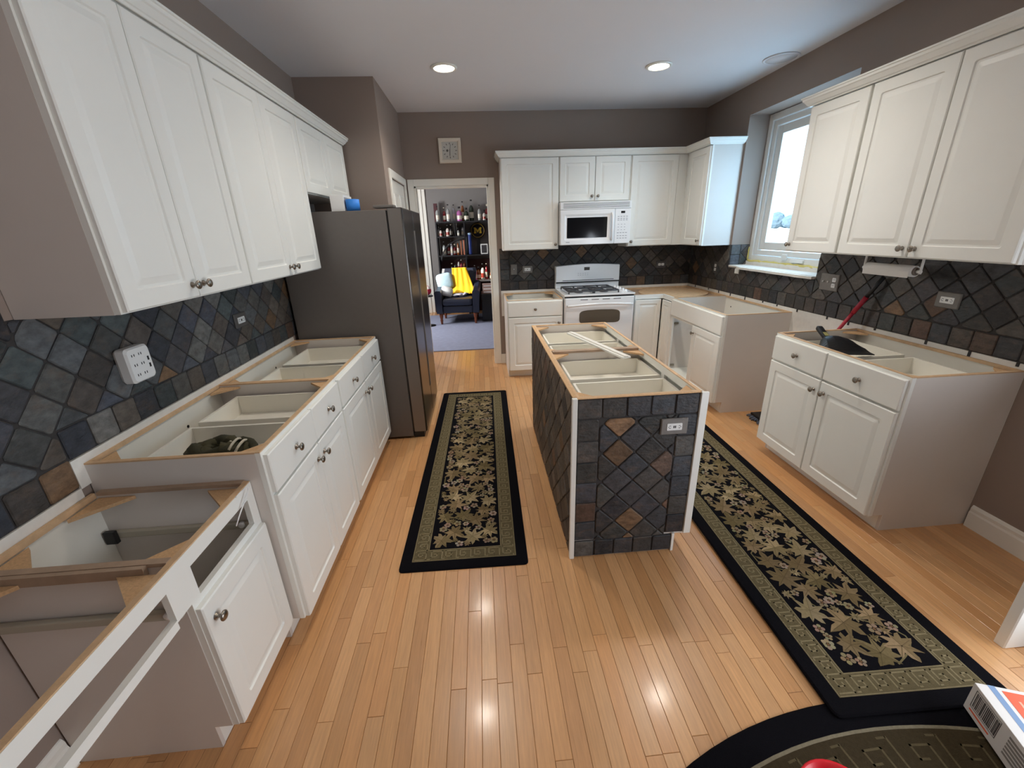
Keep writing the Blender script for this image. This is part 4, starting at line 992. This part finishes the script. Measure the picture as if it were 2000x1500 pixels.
for k in range(6): MB().box(.15, .15+rn.uniform(.10, .14), -.0006, .0002, .022+.013*k, .030+.013*k).build('text_line', TX_, cbx)
MB().box(.30, .36, -.0006, .0002, .06, .085).build('dark_badge', DK_, cbx); MB().box(.02, .10, -.0006, .0002, .016, .021).build('orange_line', OR_, cbx)
for k in range(4): MB().box(.30, .40, -.0006, .0002, .012+.011*k, .019+.011*k).build('text_line', TX_, cbx)

# red bowl on the oval rug
rb = root('red_bowl', 'bright red plastic bowl standing on the oval rug', 'bowl', (.742, .578, .0108))
MB().lathe([(.055, 0), (.062, .004), (.088, .045), (.103, .088), (.108, .092), (.108, .095), (.101, .095), (.084, .046), (.058, .009), (0, .008)], 36).build('bowl_shell', M_REDB, rb)

# ================================================================== outdoors
struct('ground_snow', MB().box(3.2, 220, -60, 240, -.75, -.6), M_SNOW)
rn = random.Random(12)
for k in range(24):
    yy = P(1530, 430, 'X', 110).y+(k-11)*3.9+rn.uniform(-.3, .3); xx = 110+7*(k % 2); hh = rn.uniform(3.6, 6.0)
    bm = bmesh.new(); bmesh.ops.create_icosphere(bm, subdivisions=3, radius=1)
    for v in bm.verts:
        k_ = 1+.22*math.sin(v.co.x*7+k)*math.sin(v.co.y*6)*math.cos(v.co.z*8+k); v.co = Vector((v.co.x*2.6*k_, v.co.y*3.1*k_, (v.co.z*.5+.5)*hh))
    me = bpy.data.meshes.new('hazy_tree'); bm.to_mesh(me); bm.free(); me.materials.append(M_TREE)
    t = link('hazy_tree', me); t.location = (xx, yy, -.6); tag(t, 'hazy pale tree in the distant tree line outside the window', 'tree', 'trees beyond the snow field')

# ================================================================== the far room
tag(MB().box(-1.9, .75, 5.74, 8.5, .0005, .012, b=.003).build('area_carpet', M_CARPET), 'blue-grey carpet in the room beyond the doorway', 'carpet')
# shelving on the far wall
SY0, SY1 = 8.58, 8.92
sh = root('shelf_unit', 'black open shelf unit full of bottles against the far wall', 'shelf', (0, 0, 0))
SXL, SXM, SXR = -.965, -.415, .40
for z_ in (1.785, 1.165): MB().box(SXL, SXR, SY0, SY1, z_-.025, z_).build('shelf_board', M_SHELF, sh)
MB().box(SXL, SXM, SY0, SY1, 1.495, 1.515).build('shelf_board', M_SHELF, sh)
MB().box(SXM, SXR, SY0, SY1, .64, .665).build('shelf_board', M_PLASTIC, sh)
MB().box(SXL+.1, SXM-.013, SY0, SY1, .80, .82).build('shelf_board', M_SHELF, sh)
for xx in (SXL, SXM-.012, SXR-.024): MB().box(xx, xx+.024, SY0+.01, SY1, 0, 1.76).build('upright', M_SHELF, sh)
MB().box(SXL, SXR, SY1, SY1+.012, .0, 1.06).build('back_board', mat('dark_red_board', rgb(70, 30, 30), .6), sh)
q = MB(); q.tube([(SXM-.015-.46*math.sin(a*math.pi/24), SY0+.002, 1.06+.40*math.cos(a*math.pi/24)) for a in range(13)], .012, 8); q.build('arch_brace', M_SHELF, sh)
MB().box(-.60, -.59, SY0+.02, SY1, 1.516, 1.76).build('divider', M_SHELF, sh)
# bottles
BPROF = {'tall': [(.034, 0), (.036, .01), (.036, .17), (.030, .195), (.014, .225), (.013, .285), (.016, .287), (.016, .305), (0, .306)],
         'stout': [(.044, 0), (.046, .012), (.046, .12), (.040, .15), (.016, .175), (.015, .205), (.021, .207), (.021, .235), (0, .236)],
         'slim': [(.026, 0), (.028, .01), (.027, .20), (.020, .24), (.012, .26), (.012, .31), (.014, .312), (.014, .33), (0, .331)],
         'small': [(.026, 0), (.028, .008), (.028, .085), (.022, .105), (.011, .12), (.011, .15), (.014, .151), (.014, .17), (0, .171)]}
BCOL = {'clear glass': (150, 152, 150), 'dark green': (38, 48, 36), 'amber': (120, 66, 28), 'black': (26, 24, 26), 'pink': (168, 96, 150), 'red': (128, 34, 40), 'pale': (206, 198, 190), 'silver': (176, 176, 182)}
M_BOT = mat('bottle_glass', rough=.12, tone=True, spec=.6)
BM_ = {}; NB = [0]
def bottle(x, z, kind, colour, where, y=None, s=1.0):
    key = (kind, colour)
    if key not in BM_:
        pr = BPROF[kind]; body = rgb(*BCOL[colour]); cap = rgb(30, 28, 30) if colour not in ('black', 'red') else rgb(190, 180, 160); lab = rgb(214, 206, 190) if colour != 'pale' else rgb(150, 60, 50)
        h1 = pr[2][1]; prof = pr[:2]+[(pr[1][0]*1.01, h1*.25), (pr[1][0]*1.01, h1*.75)]+pr[2:]
        cols = [body, body, lab, body]+[body]*(len(prof)-8)+[cap]*6
        BM_[key] = (MB().lathe(prof[:6], 14, cols=[body, body, lab, body, body]).mesh('bottle_body', M_BOT), None)
        a = MB().lathe(prof[:-4], 14, cols=[body, body, lab]+[body]*10).mesh('bottle_body', M_BOT); b = MB().lathe(prof[-4:], 14, col=cap).mesh('cap', M_TONE)
        BM_[key] = (a, b)
    rt = root('bottle', '%s %s liquor bottle %s' % (kind, colour, where), 'bottle', (x, SY0+(.06, .17)[NB[0] % 2], z+.0005), rng.uniform(0, 6), 'liquor bottles on the far shelves'); NB[0] += 1
    link('glass_body', BM_[key][0], rt); link('cap', BM_[key][1], rt); rt.scale = (s, s, s)
def pxX(u, v): return P(u, v, 'Y', SY0+.10).x
T = 'on the top far shelf'
for u, kd, cl, s_, *ex in ((855.5, 'tall', 'clear glass', .92, 'next to the dark red box'), (868, 'tall', 'red', .85), (876.5, 'tall', 'clear glass', 1.0, 'beside the slim silver one'), (887, 'slim', 'silver', .92), (898, 'stout', 'pink', 1.1), (904.5, 'slim', 'amber', 1.08), (911.5, 'stout', 'dark green', 1.0), (921.5, 'tall', 'dark green', 1.25), (937, 'tall', 'clear glass', .92, 'beside the small pale one'), (953, 'stout', 'red', 1.25), (946, 'small', 'pale', 1.1)):
    bottle(pxX(u, 430), 1.785, kd, cl, ' '.join([T]+ex), s=s_)
pxb = pxX(849.5, 410)
tag(MB().box(pxb-.035, pxb+.035, SY0+.2, SY0+.27, 1.7853, 2.12, b=.003).build('gift_box', mat('dark_red_card', rgb(74, 34, 38), .6)), 'tall dark red bottle box standing on the top shelf', 'box')
T2 = 'on the second far shelf'
for u, kd, cl, s_, *ex in ((857, 'small', 'silver', 1.25, 'against the end upright'), (862, 'small', 'pale', .95, 'beside the silver one'), (868, 'small', 'clear glass', .9, 'left of the divider'), (875.5, 'small', 'pale', 1.25, 'beside the black one'), (881.5, 'tall', 'black', .72), (896, 'small', 'clear glass', .9, 'under the pink bottle'), (904.5, 'small', 'silver', 1.3, 'under the amber bottle')):
    bottle(pxX(u, 462), 1.515, kd, cl, ' '.join([T2]+ex), s=s_)
T3 = 'on the third far shelf'
for u, kd, cl, s_, *ex in ((869, 'tall', 'clear glass', .85), (877.5, 'small', 'red', 1.2, 'beside the clear one'), (883.5, 'slim', 'silver', .85), (889.5, 'small', 'red', 1.2, 'beside the amber one'), (896, 'slim', 'amber', .85)):
    bottle(pxX(u, 499), 1.165, kd, cl, ' '.join([T3]+ex), s=s_)
def book(u, c, h, w_, z_, lab, v=499):
    xx = pxX(u, v); b_ = root('book', lab, 'book', (xx, SY0+.05, z_+.0005), 0, 'books on the far shelf'); MB().box(-w_/2, w_/2, 0, .17, 0, h, b=.001).build('cover', mat('cover_%d_%d_%d' % c, rgb(*c), .6), b_); MB().box(-w_/2+.003, w_/2-.003, .002, .172, h, h+.0006).build('pages', M_PLASTIC, b_)
book(902, (150, 92, 66), .29, .03, 1.165, 'tan upright book on the third far shelf'); book(907.5, (196, 120, 96), .30, .026, 1.165, 'pink upright book on the third far shelf')
T4 = 'on the lower far shelf behind the armchair'
for u, kd, cl, s_, *ex in ((883, 'small', 'black', 1.1), (890, 'tall', 'dark green', .75), (896.5, 'slim', 'pale', .8), (902, 'tall', 'red', .82), (907.5, 'tall', 'amber', .8)):
    bottle(pxX(u, 527), .82, kd, cl, ' '.join([T4]+ex), s=s_)
T5 = 'in sunlight on the low white shelf'
for u, kd, cl, s_, *ex in ((929, 'tall', 'pink', .95), (936, 'stout', 'amber', 1.1, 'beside the pink one'), (944, 'tall', 'pale', 1.05), (951.5, 'slim', 'red', .95), (961, 'stout', 'amber', .9, 'beside the red one')):
    bottle(pxX(u, 548), .665, kd, cl, ' '.join([T5]+ex), s=s_)
# round emblem sign
ec = P(933, 450, 'Y', SY1-.05)
em = root('round_sign', 'round dark sign with a yellow letter M standing on the far shelf', 'sign', (ec.x, SY1-.06, ec.z))
RX90 = Matrix.Rotation(H90, 4, 'X')
MB().lathe([(0, 0), (.145, 0), (.15, .004), (.15, .016), (0, .018)], 36, RX90).build('disc', mat('sign_dark', rgb(30, 26, 34), .5), em)
MB().lathe([(.118, .0182), (.142, .0182), (.142, .021), (.118, .021), (.118, .0182)], 36, RX90, cap=False).build('ring', mat('sign_gold', rgb(120, 96, 40), .5), em)
Mp = [(-.075, -.055), (-.03, -.055), (-.03, -.025), (-.042, -.025), (-.042, .01), (0, -.045), (.042, .01), (.042, -.025), (.03, -.025), (.03, -.055), (.075, -.055), (.075, -.025), (.066, -.025), (.066, .03), (.075, .03), (.075, .055), (.04, .055), (0, .005), (-.04, .055), (-.075, .055), (-.075, .03), (-.066, .03), (-.066, -.025), (-.075, -.025)]
MB().prism(Mp, -.0215, -.0184, 'y').build('letter', mat('maize', rgb(214, 176, 40), .5), em)
MB().box(-.03, .03, -.02, .03, -.43, -.151).build('stand', M_SHELF, em)
ct_ = P(918, 480, 'Y', SY0+.08)
cn = root('blue_tube', 'tall blue cylinder container standing on the third far shelf', 'container', (ct_.x, SY0+.08, 1.1655))
MB().lathe([(.036, 0), (.038, .01), (.038, .36), (.036, .365), (0, .366)], 18, cols=[rgb(40, 60, 130)]*2+[rgb(60, 120, 200)]*3).build('tube_body', M_TONE, cn)
MB().lathe([(.039, .366), (.039, .40), (0, .402)], 18, col=rgb(170, 200, 230)).build('lid', M_TONE, cn)
fc = P(946, 490, 'Y', SY0+.05)
pf = root('photo_frame', 'small white-framed black and white photo on the far shelf', 'photo', (fc.x, SY0+.05, 1.1655))
MB().box(-.07, .07, 0, .02, 0, .19, b=.003).build('frame', M_PLASTIC, pf); MB().box(-.052, .052, -.001, .001, .02, .17).build('print', mat('dark_photo', rgb(58, 56, 60), .5, noise=.5, nscale=14), pf)

# armchair: local front towards -y
AC = Vector((-.595, 7.52, .0125))
ac = root('armchair', 'navy blue leather armchair with turned wooden legs, beyond the doorway', 'armchair', AC, math.radians(-3))
q = MB().box(-.27, .27, .02, .62, .20, .33, b=.02); q.build('seat_base', M_LEATHER, ac)
q = MB().box(-.268, .268, -.01, .58, .332, .455, b=.045); q.build('seat_cushion', M_LEATHER, ac)
for s_ in (-1, 1):
    q = MB(); rg = []
    for i in range(9):
        t = i/8; y_ = .0+.70*t; h = .60+.10*t**2
        w0, w1 = .275, .40
        rg.append([(s_*a, y_, b) for a, b in ((w0, .20), (w1-.02, .20), (w1, h-.10), (w1+.005, h-.03), (w1-.03, h), (w0+.02, h), (w0, h-.03))])
    if s_ > 0: rg = [r[::-1] for r in rg]
    q.rings([r[::-1] for r in rg]); q.build('arm', M_LEATHER, ac)
q = MB(); rg = []
for i in range(9):
    t = i/8; z_ = .33+.60*t; w_ = .285+.06*t*t-(.03 if i == 8 else 0); y_ = .55+.13*t; th = .13-.03*t
    rg.append([(-w_, y_+.03, z_), (-w_+.05, y_, z_), (w_-.05, y_, z_), (w_, y_+.03, z_), (w_, y_+th, z_), (-w_, y_+th, z_)])
q.rings(rg); q.build('backrest', M_LEATHER, ac)
for x_ in (-.31, .31):
    for y_ in (.05, .60): MB().lathe([(.016, 0), (.020, .01), (.022, .05), (.030, .07), (.022, .085), (.032, .13), (.036, .185), (.036, .198), (0, .1985)], 14, Matrix.Translation((x_, y_, 0))).build('leg', M_LEGWOOD, ac)
def cushion(name, label, loc, r, w_, h_, d_, col):
    bm = bmesh.new(); bmesh.ops.create_uvsphere(bm, u_segments=20, v_segments=12, radius=1)
    for v in bm.verts:
        c = v.co; f = lambda a, e: math.copysign(abs(a)**e, a); v.co = Vector((f(c.x, .45)*w_, f(c.y, 1.0)*d_*(1-.35*max(abs(c.x), abs(c.z))), f(c.z, .45)*h_))
    me = bpy.data.meshes.new(name); bm.to_mesh(me); bm.free(); me.materials.append(col)
    me.polygons.foreach_set('use_smooth', [True]*len(me.polygons))
    o = link(name, me); o.location = loc; o.rotation_euler = r; tag(o, label, 'cushion'); return o
def acp(x_, y_, z_): return ROOTM[ac.name] @ Vector((x_, y_, z_))
cushion('throw_pillow', 'pale blue throw pillow propped in the corner of the armchair', acp(-.255, .47, .72), (math.radians(-16), math.radians(-10), .15), .15, .15, .055, mat('pale_blue_cloth', rgb(150, 176, 190), .9, noise=.1, nscale=30))
cushion('white_pillow', 'small white and grey printed pillow leaning on the armchair arm', acp(-.20, .25, .56), (math.radians(-35), math.radians(20), .2), .11, .10, .045, mat('white_grey_cloth', rgb(200, 204, 208), .9, noise=.25, nscale=18))
# yellow jersey draped on the back
q = MB(); nx_, nz_ = 14, 16; vs = []; 
for k in range(nz_+1):
    t = k/nz_
    for i in range(nx_+1):
        s_ = i/nx_-.5; w_ = .27+.16*t
        xx = .02+s_*w_+.07*t; zz = .95-.46*t; yy = .475+.115*(1-t)-.02-.012*math.sin(s_*22+t*3)-.25*max(0, t-.72)
        vs.append((xx, yy, zz))
m_ = nx_+1; fs = [(k*m_+i, k*m_+i+1, (k+1)*m_+i+1, (k+1)*m_+i) for k in range(nz_) for i in range(nx_)]
bk = [(x_, y_+.012, z_) for x_, y_, z_ in vs]; o_ = len(vs); fs += [tuple(o_+j for j in f[::-1]) for f in fs]
bd_ = [i for i in range(m_)]+[k*m_+nx_ for k in range(1, nz_+1)]+[nz_*m_+i for i in range(nx_-1, -1, -1)]+[k*m_ for k in range(nz_-1, 0, -1)]
fs += [(bd_[(i+1) % len(bd_)], bd_[i], o_+bd_[i], o_+bd_[(i+1) % len(bd_)]) for i in range(len(bd_))]
q.add(vs+bk, fs, None, True); js = q.build('yellow_jersey', mat('yellow_cloth', rgb(228, 176, 20), .8, noise=.06, nscale=40))
js.matrix_world = ROOTM[ac.name]; tag(js, 'bright yellow garment draped over the back of the armchair', 'garment')
# clothes on the seat and toys beside the chair
q = MB(); rn = random.Random(17)
for k in range(7):
    c = acp(rn.uniform(-.12, .2), rn.uniform(.28, .40), .485); pts = [(c.x+.09*math.cos(a*.5+k)*rn.uniform(.8, 1.2), c.y+.05*math.sin(a*.5+k), c.z+.012*math.sin(a+k)) for a in range(9)]
    q.tube(pts, .022, 7, rgb(*rn.choice([(40, 52, 110), (30, 36, 70), (190, 188, 200), (60, 66, 120)])))
tag(q.build('folded_clothes', M_TONEM), 'bundle of blue and white clothes on the armchair seat', 'clothes')
pc = root('red_plush_ball', 'red and white plush ball resting on the chair side stand', 'plush toy', (-1.115, 7.50, .64))
MB().lathe([(0.0001, -.085)]+[(.085*math.cos(a), .085*math.sin(a)) for a in [(-80+16*k)*math.pi/180 for k in range(11)]]+[(0, .085)], 18, col=rgb(196, 40, 72)).build('ball', M_TONEM, pc)
MB().lathe([(.086*math.cos(a), .086*math.sin(a)) for a in [(20+10*k)*math.pi/180 for k in range(5)]], 18, col=rgb(225, 215, 215), cap=False).build('white_band', M_TONEM, pc)
ss = root('side_stand', 'small dark stand beside the armchair holding the plush ball', 'stand', (-1.115, 7.50, .0125))
MB().lathe([(.10, .52), (.105, .525), (.105, .54), (0, .5405)], 18).build('top', M_BLACK, ss); MB().tube([(0, 0, .02), (0, 0, .52)], .018, 8).build('post', M_BLACK, ss); MB().lathe([(.11, 0), (.11, .01), (.02, .02), (0, .021)], 18).build('foot', M_BLACK, ss)
# black trunk and paper boxes right of the chair
tk = root('black_trunk', 'black trunk standing beside the armchair', 'trunk', (-.16, 7.68, .0125))
MB().box(0, .50, 0, .42, 0, .40, b=.012).build('case', M_BLACK, tk); MB().box(-.003, .503, -.003, .423, .402, .50, b=.012).build('lid', M_BLACK, tk); MB().box(.22, .28, -.012, -.0035, .37, .43, b=.003).build('latch', M_NICKEL, tk)
for k, (dz, c, w_) in enumerate(((0, (176, 150, 140), .27), (.055, (188, 160, 148), .26), (.11, (170, 142, 134), .25))):
    b_ = root('paper_carton', '%s tan carton stacked on the black trunk' % ('bottom', 'middle', 'top')[k], 'carton', (-.13, 7.72, .5135+dz), 0, 'cartons on the trunk')
    MB().box(0, w_, 0, .2, 0, .053, b=.002).build('carton', mat('card_%d' % k, rgb(*c), .7), b_); MB().box(.02, w_-.02, -.0008, .0, .02, .035).build('label', M_PLASTIC, b_)
bgp = root('white_bag', 'crumpled white bag on the trunk beside the cartons', 'bag', (.235, 7.80, .5135))
q = MB(); rn = random.Random(3); q.rings([[(.10*s_*math.cos(a)*(1+.15*math.sin(a*3+i)), .09*s_*math.sin(a), z_) for a in [2*math.pi*k/14 for k in range(14)]] for i, (s_, z_) in enumerate(((.8, 0), (1.0, .06), (.95, .14), (.85, .19), (.5, .22)))], smooth=True); q.build('bag_body', M_PAPER, bgp)
# curtain-like light post at the left of the far view
struct('trim_3', MB().box(-1.29, -1.22, 8.90, 8.948, 0, ZC).box(-1.2199, -1.15, 8.92, 8.948, 0, ZC), M_TRIM)
wd = MB().box(-2.5, -2.48, 6.5, 6.55, 1.17, 2.13).box(-2.5, -2.48, 7.45, 7.5, 1.17, 2.13).box(-2.5, -2.48, 6.55, 7.45, 1.17, 1.22).box(-2.5, -2.48, 6.55, 7.45, 2.08, 2.13)
struct('window_2', wd, M_TRIM)
